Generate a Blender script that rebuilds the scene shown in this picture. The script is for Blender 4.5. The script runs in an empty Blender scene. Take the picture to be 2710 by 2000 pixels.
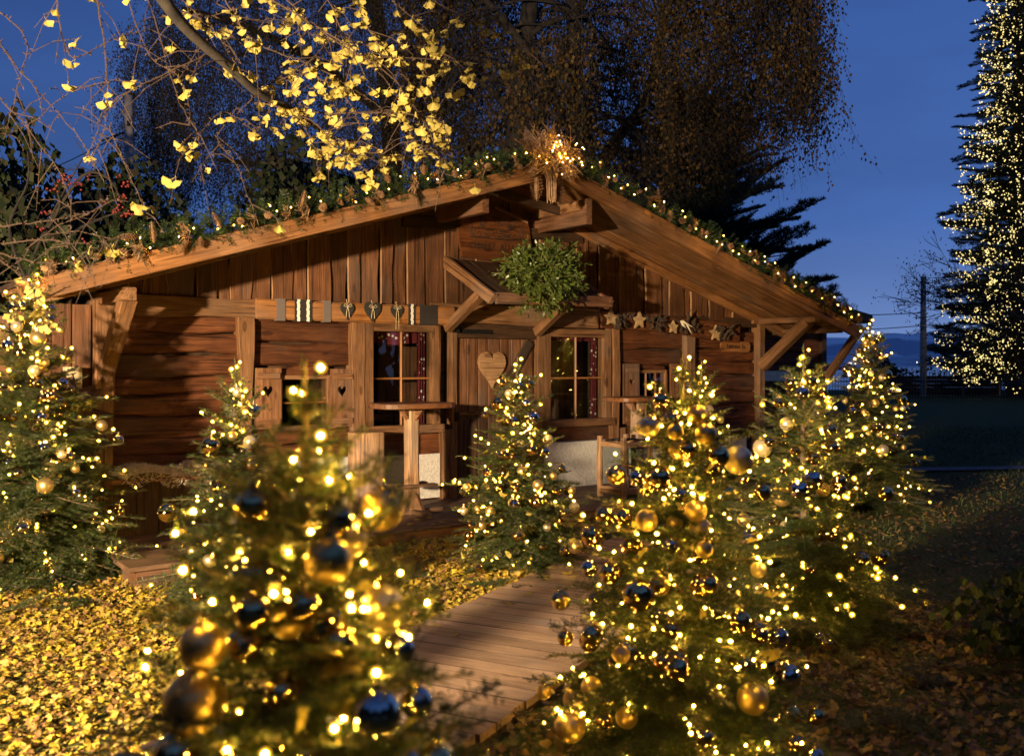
import bpy, bmesh, math, random
import numpy as np
from mathutils import Matrix, Vector

# ------------------------------------------------------------------ camera, sky, lamp, exposure
scene = bpy.context.scene
COL = scene.collection
F_PX, HOR, EYE = 2540.0, 968.0, 1.53
K = 2710 / 2239

cam_d = bpy.data.cameras.new('camera')
cam = bpy.data.objects.new('camera', cam_d)
COL.objects.link(cam)
scene.camera = cam
cam.location = (0, 0, EYE)
cam.rotation_euler = (math.radians(90), 0, 0)
cam_d.sensor_width = 36.0
cam_d.lens = 36.0 * F_PX / 2710
cam_d.shift_y = -(1000 - HOR) / 2710
cam_d.clip_start = 0.05
cam_d.clip_end = 30000
cam_d.dof.use_dof = True
cam_d.dof.focus_distance = 9.3
cam_d.dof.aperture_fstop = 2.8

scene.render.engine = 'CYCLES'
cy = scene.cycles
cy.use_denoising = True
cy.denoiser = 'OPENIMAGEDENOISE'
cy.denoising_input_passes = 'RGB_ALBEDO_NORMAL'
cy.denoising_prefilter = 'ACCURATE'
cy.max_bounces = 6
cy.diffuse_bounces = 3
cy.glossy_bounces = 4
cy.transmission_bounces = 4
cy.transparent_max_bounces = 8
cy.caustics_reflective = False
cy.caustics_refractive = False
cy.sample_clamp_indirect = 3.0
cy.use_light_tree = True
cy.use_adaptive_sampling = True
cy.adaptive_threshold = 0.01
vs = scene.view_settings
vs.view_transform = 'Standard'
vs.look = 'None'
vs.exposure = 0.0
vs.gamma = 1.0
vs.use_curve_mapping = False


def N(nt, typ, **kw):
    n = nt.nodes.new(typ)
    for k, v in kw.items():
        setattr(n, k, v)
    return n


def ramp(nt, stops, interp='LINEAR'):
    n = nt.nodes.new('ShaderNodeValToRGB')
    cr = n.color_ramp
    cr.interpolation = interp
    while len(cr.elements) < len(stops):
        cr.elements.new(0.5)
    for e, (p, c) in zip(cr.elements, stops):
        e.position = p
        e.color = (c[0], c[1], c[2], 1)
    return n


world = bpy.data.worlds.new('World')
scene.world = world
world.use_nodes = True
wt = world.node_tree
wt.nodes.clear()
w_out = N(wt, 'ShaderNodeOutputWorld')
w_bg = N(wt, 'ShaderNodeBackground')
w_tc = N(wt, 'ShaderNodeTexCoord')
w_sep = N(wt, 'ShaderNodeSeparateXYZ')
wt.links.new(w_tc.outputs['Generated'], w_sep.inputs[0])
w_r = ramp(wt, [(0.0, (.18, .27, .52)), (.05, (.125, .215, .49)), (.14, (.062, .142, .42)), (.36, (.042, .108, .36)), (1.0, (.015, .047, .2))])
wt.links.new(w_sep.outputs['Z'], w_r.inputs[0])
w_side = N(wt, 'ShaderNodeMapRange')            # dusk: the sky is a little deeper towards the left
w_side.inputs['From Min'].default_value = -0.9
w_side.inputs['From Max'].default_value = 0.5
w_side.inputs['To Min'].default_value = 0.62
w_side.inputs['To Max'].default_value = 1.0
wt.links.new(w_sep.outputs['X'], w_side.inputs['Value'])
w_map = N(wt, 'ShaderNodeMapping')
w_map.inputs['Scale'].default_value = (2.2, 2.2, 9)
wt.links.new(w_tc.outputs['Generated'], w_map.inputs[0])
w_noise = N(wt, 'ShaderNodeTexNoise')
w_noise.inputs['Scale'].default_value = 1.6
w_noise.inputs['Detail'].default_value = 5
wt.links.new(w_map.outputs[0], w_noise.inputs['Vector'])
w_cl = N(wt, 'ShaderNodeMapRange')
w_cl.inputs['From Min'].default_value = 0.3
w_cl.inputs['From Max'].default_value = 0.7
w_cl.inputs['To Min'].default_value = 0.9
w_cl.inputs['To Max'].default_value = 1.1
wt.links.new(w_noise.outputs['Fac'], w_cl.inputs['Value'])
w_mul = N(wt, 'ShaderNodeMath', operation='MULTIPLY')
wt.links.new(w_side.outputs[0], w_mul.inputs[0])
wt.links.new(w_cl.outputs[0], w_mul.inputs[1])
wt.links.new(w_r.outputs[0], w_bg.inputs['Color'])
wt.links.new(w_mul.outputs[0], w_bg.inputs['Strength'])
wt.links.new(w_bg.outputs[0], w_out.inputs[0])

LAMP = Vector((-4.4, -1.2, 2.0))
lamp_d = bpy.data.lights.new('garden_floodlight', 'SPOT')
lamp_d.energy = 12000
lamp_d.color = (1.0, 0.725, 0.43)
lamp_d.spot_size = math.radians(62)
lamp_d.spot_blend = 0.10
lamp_d.shadow_soft_size = 0.14
lamp = bpy.data.objects.new('garden_floodlight', lamp_d)
COL.objects.link(lamp)
lamp.location = LAMP
_az = math.radians(15.5)
_aim = Vector((math.sin(_az), math.cos(_az), 0.07))
lamp.rotation_euler = _aim.to_track_quat('-Z', 'Y').to_euler()

# ------------------------------------------------------------------ helpers
RND = random.Random(7)


def P(vx, vy, Y):
    """point of the garden that lies Y metres out, seen at (vx, vy) of a 2239 px wide print"""
    return Vector(((vx * K - 1355) / F_PX * Y, Y, EYE - (vy * K - HOR) * Y / F_PX))


PHI = math.atan2(F_PX, 3500)
CP, SP = math.cos(PHI), math.sin(PHI)
HX, HY = -45 / F_PX * 10.6, 10.6
H = Matrix.Translation((HX, HY, 0)) @ Matrix.Rotation(PHI, 4, 'Z')


def hw(s, e, z):
    """chalet coordinates: s along the front, e out of the front wall, z up"""
    return H @ Vector((s, -e, z))


def tag(o, label=None, cat=None, group=None, kind=None):
    if label:
        o['label'] = label
    if cat:
        o['category'] = cat
    if group:
        o['group'] = group
    if kind:
        o['kind'] = kind
    return o


def link(name, data, parent=None):
    o = bpy.data.objects.new(name, data)
    COL.objects.link(o)
    if parent:
        o.parent = parent
    return o


def empty(name, m=None, label=None, cat=None, group=None):
    o = link(name, None)
    o.empty_display_size = 0.1
    if m is not None:
        o.matrix_basis = m if isinstance(m, Matrix) else Matrix.Translation(m)
    return tag(o, label, cat, group)


class MB:
    def __init__(self):
        self.v, self.f, self.m = [], [], []

    def add(self, vs_, fs, mi=0):
        b = len(self.v)
        self.v.extend(tuple(p) for p in vs_)
        for f in fs:
            self.f.append(tuple(i + b for i in f))
            self.m.append(mi)

    def box(self, c, s, mi=0, M=None):
        x, y, z = s[0] / 2, s[1] / 2, s[2] / 2
        p = [Vector((a * x, b * y, d * z)) for a in (-1, 1) for b in (-1, 1) for d in (-1, 1)]
        if M is not None:
            p = [M @ q for q in p]
        p = [q + Vector(c) for q in p]
        self.add(p, [(0, 1, 3, 2), (4, 6, 7, 5), (0, 4, 5, 1), (2, 3, 7, 6), (0, 2, 6, 4), (1, 5, 7, 3)], mi)

    def tube(self, pts, rad, n=5, mi=0, cap=True):
        pts = [Vector(p) for p in pts]
        if not isinstance(rad, (list, tuple)):
            rad = [rad] * len(pts)
        vs_, fs = [], []
        prev = None
        for i, p in enumerate(pts):
            t = (pts[min(i + 1, len(pts) - 1)] - pts[max(i - 1, 0)])
            t = t.normalized() if t.length > 1e-9 else Vector((0, 0, 1))
            if prev is None:
                a = Vector((0, 0, 1)) if abs(t.z) < 0.9 else Vector((1, 0, 0))
                u = t.cross(a).normalized()
            else:
                u = prev - t * prev.dot(t)
                u = u.normalized() if u.length > 1e-6 else t.orthogonal().normalized()
            prev = u
            w = t.cross(u)
            for k in range(n):
                an = 2 * math.pi * k / n
                vs_.append(p + (u * math.cos(an) + w * math.sin(an)) * rad[i])
        for i in range(len(pts) - 1):
            for k in range(n):
                a, b = i * n + k, i * n + (k + 1) % n
                fs.append((a, b, b + n, a + n))
        if cap:
            fs.append(tuple(range(n - 1, -1, -1)))
            fs.append(tuple(range((len(pts) - 1) * n, len(pts) * n)))
        self.add(vs_, fs, mi)

    def lathe(self, prof, n=12, c=(0, 0, 0), mi=0):
        vs_, fs = [], []
        for r, z in prof:
            for k in range(n):
                a = 2 * math.pi * k / n
                vs_.append((c[0] + r * math.cos(a), c[1] + r * math.sin(a), c[2] + z))
        for i in range(len(prof) - 1):
            for k in range(n):
                a, b = i * n + k, i * n + (k + 1) % n
                fs.append((a, b, b + n, a + n))
        fs.append(tuple(range(n - 1, -1, -1)))
        fs.append(tuple(range((len(prof) - 1) * n, len(prof) * n)))
        self.add(vs_, fs, mi)

    def prism(self, poly, y0, y1, mi=0):
        """polygon in x,z given as (x, z), between y0 (front) and y1"""
        n = len(poly)
        vs_ = [(p[0], y0, p[1]) for p in poly] + [(p[0], y1, p[1]) for p in poly]
        fs = [tuple(range(n)), tuple(range(2 * n - 1, n - 1, -1))]
        for i in range(n):
            j = (i + 1) % n
            fs.append((i, i + n, j + n, j))
        self.add(vs_, fs, mi)

    def mesh(self, name, mats, smooth=False):
        me = bpy.data.meshes.new(name)
        me.from_pydata(self.v, [], self.f)
        for m in (mats if isinstance(mats, (list, tuple)) else [mats]):
            me.materials.append(m)
        if any(self.m):
            me.polygons.foreach_set('material_index', self.m)
        if smooth:
            me.polygons.foreach_set('use_smooth', [True] * len(me.polygons))
        me.update()
        return me

    def build(self, name, mats, parent=None, smooth=False):
        return link(name, self.mesh(name, mats, smooth), parent)


def np_mesh(name, V, F, mats, col=None, mi=None, smooth=False):
    me = bpy.data.meshes.new(name)
    me.from_pydata(np.asarray(V, dtype=np.float32), [], np.asarray(F, dtype=np.int32))
    for m in (mats if isinstance(mats, (list, tuple)) else [mats]):
        me.materials.append(m)
    if col is not None:
        ca = me.color_attributes.new('col', 'FLOAT_COLOR', 'POINT')
        c4 = np.ones((len(V), 4), dtype=np.float32)
        c4[:, :3] = col
        ca.data.foreach_set('color', c4.ravel())
    if mi is not None:
        me.polygons.foreach_set('material_index', np.asarray(mi, dtype=np.int32))
    if smooth:
        me.polygons.foreach_set('use_smooth', np.ones(len(me.polygons), dtype=bool))
    me.update()
    return me


# ------------------------------------------------------------------ materials
def new_mat(name):
    m = bpy.data.materials.new(name)
    m.use_nodes = True
    nt = m.node_tree
    b = nt.nodes['Principled BSDF']
    return m, nt, b


def bump(nt, b, src, strength, dist=0.01):
    n = N(nt, 'ShaderNodeBump')
    n.inputs['Strength'].default_value = strength
    n.inputs['Distance'].default_value = dist
    nt.links.new(src, n.inputs['Height'])
    nt.links.new(n.outputs[0], b.inputs['Normal'])
    return n


def objvec(nt, scale):
    tc = N(nt, 'ShaderNodeTexCoord')
    oi = N(nt, 'ShaderNodeObjectInfo')
    mul = N(nt, 'ShaderNodeMath', operation='MULTIPLY')
    mul.inputs[1].default_value = 61.0
    nt.links.new(oi.outputs['Random'], mul.inputs[0])
    add = N(nt, 'ShaderNodeVectorMath', operation='ADD')
    nt.links.new(tc.outputs['Object'], add.inputs[0])
    nt.links.new(mul.outputs[0], add.inputs[1])
    mp = N(nt, 'ShaderNodeMapping')
    mp.inputs['Scale'].default_value = scale
    nt.links.new(add.outputs[0], mp.inputs[0])
    return mp.outputs[0], oi, add.outputs[0]


def wood(name, c0, c1, c2, grain=(1.0, 11, 11), rough=.68, var=.35, bs=.5, tint=(.80, .73, .66), crack=.85):
    """planks have their length along local X: grain runs along X"""
    c0, c1, c2 = [tuple(x * y for x, y in zip(c, tint)) for c in (c0, c1, c2)]
    m, nt, b = new_mat(name)
    v, oi, raw = objvec(nt, grain)
    n1 = N(nt, 'ShaderNodeTexNoise')
    n1.inputs['Scale'].default_value = 2.0
    n1.inputs['Detail'].default_value = 7
    n1.inputs['Roughness'].default_value = .62
    n1.inputs['Distortion'].default_value = .6
    nt.links.new(v, n1.inputs['Vector'])
    mp2 = N(nt, 'ShaderNodeMapping')
    mp2.inputs['Scale'].default_value = (3.0, 95, 95)
    nt.links.new(raw, mp2.inputs[0])
    n2 = N(nt, 'ShaderNodeTexNoise')
    n2.inputs['Scale'].default_value = 1.5
    n2.inputs['Detail'].default_value = 3
    nt.links.new(mp2.outputs[0], n2.inputs['Vector'])
    n3 = N(nt, 'ShaderNodeTexNoise')                # weather stains, not stretched
    n3.inputs['Scale'].default_value = 3.2
    n3.inputs['Detail'].default_value = 4
    nt.links.new(raw, n3.inputs['Vector'])
    r1 = ramp(nt, [(.28, c0), (.5, c1), (.74, c2)])
    nt.links.new(n1.outputs['Fac'], r1.inputs[0])
    r2 = ramp(nt, [(.3, (.62, .6, .58)), (.6, (1.05, 1.05, 1.05))])
    nt.links.new(n2.outputs['Fac'], r2.inputs[0])
    mx = N(nt, 'ShaderNodeMix', data_type='RGBA', blend_type='MULTIPLY')
    mx.inputs['Factor'].default_value = 1
    nt.links.new(r1.outputs[0], mx.inputs['A'])
    nt.links.new(r2.outputs[0], mx.inputs['B'])
    r3 = ramp(nt, [(.3, (.6, .58, .56)), (.62, (1.1, 1.1, 1.1))])
    nt.links.new(n3.outputs['Fac'], r3.inputs[0])
    mx3 = N(nt, 'ShaderNodeMix', data_type='RGBA', blend_type='MULTIPLY')
    mx3.inputs['Factor'].default_value = .8
    nt.links.new(mx.outputs['Result'], mx3.inputs['A'])
    nt.links.new(r3.outputs[0], mx3.inputs['B'])
    # knots: dark ovals in a few cells, and greyed weather patches
    mpk = N(nt, 'ShaderNodeMapping')
    mpk.inputs['Scale'].default_value = (2.6, 6.5, 6.5)
    nt.links.new(raw, mpk.inputs[0])
    vk = N(nt, 'ShaderNodeTexVoronoi')
    vk.inputs['Scale'].default_value = 1.0
    nt.links.new(mpk.outputs[0], vk.inputs['Vector'])
    rk_ = ramp(nt, [(.05, (.25, .2, .17)), (.10, (.62, .55, .5)), (.13, (.42, .36, .32)), (.19, (1, 1, 1))])
    nt.links.new(vk.outputs['Distance'], rk_.inputs[0])
    mxk = N(nt, 'ShaderNodeMix', data_type='RGBA', blend_type='MULTIPLY')
    sk = N(nt, 'ShaderNodeSeparateColor')
    nt.links.new(vk.outputs['Color'], sk.inputs[0])
    gk_ = N(nt, 'ShaderNodeMath', operation='GREATER_THAN')
    gk_.inputs[1].default_value = .45
    nt.links.new(sk.outputs[0], gk_.inputs[0])
    nt.links.new(gk_.outputs[0], mxk.inputs['Factor'])
    nt.links.new(mx3.outputs['Result'], mxk.inputs['A'])
    nt.links.new(rk_.outputs[0], mxk.inputs['B'])
    n4 = N(nt, 'ShaderNodeTexNoise')
    n4.inputs['Scale'].default_value = 1.1
    n4.inputs['Detail'].default_value = 6
    nt.links.new(raw, n4.inputs['Vector'])
    r4 = ramp(nt, [(.52, (0, 0, 0)), (.72, (.5, .5, .5))])
    nt.links.new(n4.outputs['Fac'], r4.inputs[0])
    mxg = N(nt, 'ShaderNodeMix', data_type='RGBA')
    gm = sum(c1) / 3
    mxg.inputs['B'].default_value = (gm * 1.12, gm * 1.0, gm * .9, 1)
    nt.links.new(r4.outputs[0], mxg.inputs['Factor'])
    mpc = N(nt, 'ShaderNodeMapping')                # drying cracks along the grain
    mpc.inputs['Scale'].default_value = (.8, 26, 26)
    nt.links.new(raw, mpc.inputs[0])
    nc = N(nt, 'ShaderNodeTexNoise')
    nc.inputs['Scale'].default_value = 1.3
    nc.inputs['Detail'].default_value = 2
    nt.links.new(mpc.outputs[0], nc.inputs['Vector'])
    rc_ = ramp(nt, [(.60, (1, 1, 1)), (.66, (.34, .29, .26))])
    nt.links.new(nc.outputs['Fac'], rc_.inputs[0])
    mxc = N(nt, 'ShaderNodeMix', data_type='RGBA', blend_type='MULTIPLY')
    mxc.inputs['Factor'].default_value = crack
    nt.links.new(mxk.outputs['Result'], mxc.inputs['A'])
    nt.links.new(rc_.outputs[0], mxc.inputs['B'])
    nt.links.new(mxc.outputs['Result'], mxg.inputs['A'])
    mr = N(nt, 'ShaderNodeMapRange')
    mr.inputs['To Min'].default_value = 1 - var
    mr.inputs['To Max'].default_value = 1 + var
    nt.links.new(oi.outputs['Random'], mr.inputs['Value'])
    hsv = N(nt, 'ShaderNodeHueSaturation')
    nt.links.new(mr.outputs[0], hsv.inputs['Value'])
    nt.links.new(mxg.outputs['Result'], hsv.inputs['Color'])
    nt.links.new(hsv.outputs[0], b.inputs['Base Color'])
    b.inputs['Roughness'].default_value = rough
    b.inputs['Specular IOR Level'].default_value = .3
    ad = N(nt, 'ShaderNodeMath', operation='ADD')
    nt.links.new(n1.outputs['Fac'], ad.inputs[0])
    nt.links.new(n2.outputs['Fac'], ad.inputs[1])
    bump(nt, b, ad.outputs[0], bs, .006)
    return m


def plain(name, c, rough=.6, metal=0.0, spec=.4, noise=None, bs=0.0, nscale=20, var=0.0):
    m, nt, b = new_mat(name)
    b.inputs['Base Color'].default_value = (*c, 1)
    b.inputs['Roughness'].default_value = rough
    b.inputs['Metallic'].default_value = metal
    b.inputs['Specular IOR Level'].default_value = spec
    if noise is not None:
        v, oi, raw = objvec(nt, (1, 1, 1))
        n = N(nt, 'ShaderNodeTexNoise')
        n.inputs['Scale'].default_value = nscale
        n.inputs['Detail'].default_value = 6
        nt.links.new(v, n.inputs['Vector'])
        r = ramp(nt, [(.3, noise), (.65, c)])
        nt.links.new(n.outputs['Fac'], r.inputs[0])
        nt.links.new(r.outputs[0], b.inputs['Base Color'])
        if bs:
            bump(nt, b, n.outputs['Fac'], bs, .01)
    elif var:
        oi = N(nt, 'ShaderNodeObjectInfo')
        mr = N(nt, 'ShaderNodeMapRange')
        mr.inputs['To Min'].default_value = 1 - var
        mr.inputs['To Max'].default_value = 1 + var
        nt.links.new(oi.outputs['Random'], mr.inputs['Value'])
        h = N(nt, 'ShaderNodeHueSaturation')
        h.inputs['Color'].default_value = (*c, 1)
        nt.links.new(mr.outputs[0], h.inputs['Value'])
        nt.links.new(h.outputs[0], b.inputs['Base Color'])
    return m


def leafy(name, c, rough=.5, trans=.3, attr=True, spec=.3, var=.0):
    """thin leaf: diffuse + translucent, colour from the mesh attribute times c"""
    m, nt, b = new_mat(name)
    out = nt.nodes['Material Output']
    if attr:
        a = N(nt, 'ShaderNodeAttribute', attribute_name='col')
        src = a.outputs['Color']
    else:
        oi = N(nt, 'ShaderNodeObjectInfo')
        mr = N(nt, 'ShaderNodeMapRange')
        mr.inputs['To Min'].default_value = 1 - var
        mr.inputs['To Max'].default_value = 1 + var
        nt.links.new(oi.outputs['Random'], mr.inputs['Value'])
        h = N(nt, 'ShaderNodeHueSaturation')
        h.inputs['Color'].default_value = (*c, 1)
        nt.links.new(mr.outputs[0], h.inputs['Value'])
        src = h.outputs[0]
    nt.links.new(src, b.inputs['Base Color'])
    b.inputs['Roughness'].default_value = rough
    b.inputs['Specular IOR Level'].default_value = spec
    tr = N(nt, 'ShaderNodeBsdfTranslucent')
    nt.links.new(src, tr.inputs['Color'])
    mx = N(nt, 'ShaderNodeMixShader')
    mx.inputs[0].default_value = trans
    nt.links.new(b.outputs[0], mx.inputs[1])
    nt.links.new(tr.outputs[0], mx.inputs[2])
    nt.links.new(mx.outputs[0], out.inputs['Surface'])
    return m


def emit(name, c, s, sampling='AUTO'):
    m = bpy.data.materials.new(name)
    m.use_nodes = True
    nt = m.node_tree
    nt.nodes.clear()
    o = N(nt, 'ShaderNodeOutputMaterial')
    e = N(nt, 'ShaderNodeEmission')
    e.inputs['Color'].default_value = (*c, 1)
    e.inputs['Strength'].default_value = s
    nt.links.new(e.outputs[0], o.inputs[0])
    m.cycles.emission_sampling = sampling
    return m


M = {}
M['log'] = wood('wood_log', (.065, .022, .008), (.14, .052, .020), (.22, .09, .036), grain=(1.5, 10, 10), var=.22, bs=.7)
M['board'] = wood('wood_board', (.085, .038, .018), (.175, .083, .041), (.27, .135, .07), var=.32, bs=.6)
M['post'] = wood('wood_post', (.15, .078, .036), (.27, .15, .075), (.38, .225, .12), var=.2, bs=.6)
M['barge'] = wood('wood_barge', (.20, .095, .034), (.34, .17, .066), (.45, .24, .10), grain=(.6, 9, 9), var=.1, bs=.55)
M['soffit'] = wood('wood_soffit', (.20, .10, .04), (.32, .165, .07), (.42, .235, .11), grain=(.6, 8, 8), var=.15, bs=.4)
M['edge'] = wood('wood_live_edge', (.24, .13, .065), (.42, .26, .14), (.52, .34, .2), var=.2)
M['dark'] = wood('wood_dark', (.035, .02, .012), (.08, .045, .026), (.13, .075, .045), var=.2)
M['pale'] = wood('wood_pale', (.27, .15, .075), (.44, .27, .145), (.56, .37, .22), var=.12, bs=.7, tint=(.95, .92, .88))
M['walk'] = wood('wood_walkway', (.38, .255, .155), (.46, .32, .20), (.53, .385, .25), grain=(1.2, 13, 13), var=.20, bs=.25, tint=(.84, .80, .80), crack=.2)
M['deck'] = wood('wood_deck', (.12, .075, .045), (.21, .135, .085), (.30, .20, .13), grain=(1.5, 5, 5), var=.12)
M['fascia'] = wood('wood_fascia', (.20, .095, .03), (.31, .155, .055), (.38, .20, .08), grain=(.8, 5, 5), var=.1)
M['door'] = wood('wood_door', (.11, .052, .026), (.20, .10, .052), (.29, .155, .085), var=.14)
M['shut'] = wood('wood_shutter', (.17, .085, .042), (.29, .155, .08), (.40, .23, .13), var=.12)
M['table'] = wood('wood_table', (.17, .07, .027), (.27, .12, .05), (.35, .17, .075), rough=.4, var=.1, bs=.25)
M['plate'] = wood('wood_plate', (.33, .15, .045), (.44, .21, .07), (.5, .26, .1), rough=.45, var=.0, bs=.1)
M['sign'] = wood('wood_sign', (.085, .032, .012), (.15, .058, .022), (.22, .09, .036), rough=.4, var=.0, bs=.35)
M['carve'] = plain('carved_groove', (.02, .011, .007), .8)
M['bark'] = plain('bark', (.09, .065, .045), .9, noise=(.035, .025, .018), bs=.8, nscale=30)
M['bark_dark'] = plain('bark_dark', (.045, .038, .031), .9, noise=(.015, .013, .011), bs=.8, nscale=9)
M['twig'] = plain('ginkgo_twig', (.075, .046, .030), .8, noise=(.04, .026, .018), nscale=40)
M['vine'] = plain('vine_twig', (.32, .19, .09), .75, noise=(.12, .06, .03), nscale=30)
M['needle'] = leafy('fir_needles', (.033, .056, .013), rough=.42, trans=.22, attr=False, spec=.45, var=.3)
M['needle_dark'] = leafy('conifer_needles', (.028, .045, .026), rough=.6, trans=.1, attr=False, var=.3)
M['shoot'] = plain('fir_shoot', (.12, .085, .045), .8)
M['gleaf'] = leafy('ginkgo_leaf', (.44, .36, .085), rough=.55, trans=.3, attr=False, var=.16)
M['leafcol'] = leafy('leaf_by_attribute', (1, 1, 1), rough=.6, trans=.22)
M['gold'] = plain('bauble_shiny_gold', (.88, .62, .24), .035, 1.0)
M['silver'] = plain('bauble_shiny_champagne', (.76, .68, .54), .03, 1.0)
M['matte'] = plain('bauble_matte_gold', (.72, .52, .19), .36, .9)
M['pearl'] = plain('bauble_pearl', (.80, .66, .38), .3, .75)
M['cap'] = plain('bauble_cap', (.75, .62, .35), .25, 1.0)
M['cable'] = plain('green_cable', (.012, .03, .016), .5)
M['bulb'] = emit('warm_led', (1.0, .55, .06), 3000)
M['farled'] = emit('far_led', (1.0, .76, .27), 2.6, 'NONE')
M['lampdot'] = emit('far_lamp', (1.0, .85, .6), 8.0, 'NONE')
M['redlamp'] = emit('red_lamp', (1.0, .08, .05), 5.0, 'NONE')
M['plaster'] = plain('plaster', (.68, .66, .62), .9, noise=(.52, .5, .46), bs=1.0, nscale=45)
M['cone'] = plain('cone_scale', (.30, .17, .085), .7, noise=(.13, .065, .03), nscale=25)
M['mist'] = leafy('mistletoe_leaf', (.085, .125, .022), rough=.35, trans=.25, attr=False, spec=.5)
M['miststem'] = plain('mistletoe_stem', (.16, .17, .05), .6)
M['slate'] = plain('slate', (.035, .036, .034), .4, spec=.5)
M['string'] = plain('string', (.55, .45, .3), .9)
M['felt'] = plain('grey_felt', (.13, .11, .105), .95)
M['felt_dark'] = plain('dark_felt', (.026, .021, .02), .95)
M['lace'] = plain('lace', (.72, .69, .62), .9)
M['fur'] = plain('sheepskin_fur', (.84, .72, .54), .95, noise=(.6, .48, .32), nscale=30)
M['iron'] = plain('black_iron', (.02, .02, .02), .5, .6)
M['brown_metal'] = plain('brown_metal', (.075, .042, .032), .35, .3)
M['cream'] = plain('cream_box', (.62, .52, .32), .5)
M['pole'] = plain('weathered_pole', (.36, .34, .32), .9, noise=(.2, .19, .18), nscale=6)
M['wire'] = plain('wire', (.01, .01, .01), .6)
M['berry'] = plain('red_berry', (.20, .028, .018), .35, spec=.5)
M['star'] = plain('cut_star', (.46, .32, .17), .8, noise=(.3, .19, .09), nscale=18)
M['barkstar'] = plain('rough_bark', (.07, .045, .032), .9, noise=(.025, .017, .012), bs=1., nscale=40)
M['antler'] = plain('bone', (.62, .55, .42), .5)
M['wax'] = plain('candle_wax', (.75, .68, .5), .5)


def glass_mat():
    m = bpy.data.materials.new('window_glass')
    m.use_nodes = True
    nt = m.node_tree
    nt.nodes.clear()
    o = N(nt, 'ShaderNodeOutputMaterial')
    tr = N(nt, 'ShaderNodeBsdfTransparent')
    tr.inputs[0].default_value = (.86, .88, .88, 1)
    gl = N(nt, 'ShaderNodeBsdfGlossy')
    gl.inputs['Roughness'].default_value = .01
    lw = N(nt, 'ShaderNodeLayerWeight')
    lw.inputs['Blend'].default_value = .5
    pw_ = N(nt, 'ShaderNodeMath', operation='POWER')
    pw_.inputs[1].default_value = 4.0
    nt.links.new(lw.outputs['Facing'], pw_.inputs[0])
    fr = N(nt, 'ShaderNodeMapRange')
    fr.inputs['To Min'].default_value = .05
    fr.inputs['To Max'].default_value = 1.0
    nt.links.new(pw_.outputs[0], fr.inputs['Value'])
    mx = N(nt, 'ShaderNodeMixShader')
    nt.links.new(fr.outputs[0], mx.inputs[0])
    nt.links.new(tr.outputs[0], mx.inputs[1])
    nt.links.new(gl.outputs[0], mx.inputs[2])
    nt.links.new(mx.outputs[0], o.inputs[0])
    return m


M['glass'] = glass_mat()


def led_halo_mat():
    """lens glow built as a shell round the diode: half clear, half amber emission"""
    m = bpy.data.materials.new('led_halo')
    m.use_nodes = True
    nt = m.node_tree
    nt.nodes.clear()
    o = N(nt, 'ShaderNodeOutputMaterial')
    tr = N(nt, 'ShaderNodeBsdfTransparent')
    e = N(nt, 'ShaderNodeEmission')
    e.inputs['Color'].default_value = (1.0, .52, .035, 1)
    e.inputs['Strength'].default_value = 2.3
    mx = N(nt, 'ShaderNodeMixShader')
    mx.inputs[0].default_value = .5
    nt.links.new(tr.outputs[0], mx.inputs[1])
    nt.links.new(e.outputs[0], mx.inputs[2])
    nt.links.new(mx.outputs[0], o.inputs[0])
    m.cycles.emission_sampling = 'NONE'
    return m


M['ledhalo'] = led_halo_mat()


def curtain_mat():
    m, nt, b = new_mat('red_curtain')
    tc = N(nt, 'ShaderNodeTexCoord')
    vo = N(nt, 'ShaderNodeTexVoronoi')
    vo.inputs['Scale'].default_value = 17
    nt.links.new(tc.outputs['Object'], vo.inputs['Vector'])
    r = ramp(nt, [(.22, (.7, .62, .55)), (.27, (.13, .012, .02))], 'LINEAR')
    nt.links.new(vo.outputs['Distance'], r.inputs[0])
    nt.links.new(r.outputs[0], b.inputs['Base Color'])
    b.inputs['Roughness'].default_value = .9
    return m


M['curtain'] = curtain_mat()


def ground_mat():
    m, nt, b = new_mat('soil_and_grass')
    tc = N(nt, 'ShaderNodeTexCoord')
    n1 = N(nt, 'ShaderNodeTexNoise')
    n1.inputs['Scale'].default_value = 1.3
    n1.inputs['Detail'].default_value = 8
    n2 = N(nt, 'ShaderNodeTexNoise')
    n2.inputs['Scale'].default_value = 34
    n2.inputs['Detail'].default_value = 5
    for n in (n1, n2):
        nt.links.new(tc.outputs['Object'], n.inputs['Vector'])
    r1 = ramp(nt, [(.35, (.08, .10, .028)), (.55, (.09, .095, .03)), (.75, (.10, .08, .04))])
    nt.links.new(n1.outputs['Fac'], r1.inputs[0])
    r2 = ramp(nt, [(.35, (.45, .45, .45)), (.7, (1.3, 1.3, 1.2))])
    nt.links.new(n2.outputs['Fac'], r2.inputs[0])
    mx = N(nt, 'ShaderNodeMix', data_type='RGBA', blend_type='MULTIPLY')
    mx.inputs['Factor'].default_value = 1
    nt.links.new(r1.outputs[0], mx.inputs['A'])
    nt.links.new(r2.outputs[0], mx.inputs['B'])
    nt.links.new(mx.outputs['Result'], b.inputs['Base Color'])
    b.inputs['Roughness'].default_value = .95
    b.inputs['Specular IOR Level'].default_value = .1
    bump(nt, b, n2.outputs['Fac'], .9, .03)
    return m


M['ground'] = ground_mat()
M['gravel'] = plain('path_gravel', (.15, .145, .14), .95, noise=(.09, .085, .08), nscale=60, bs=.5)


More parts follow.
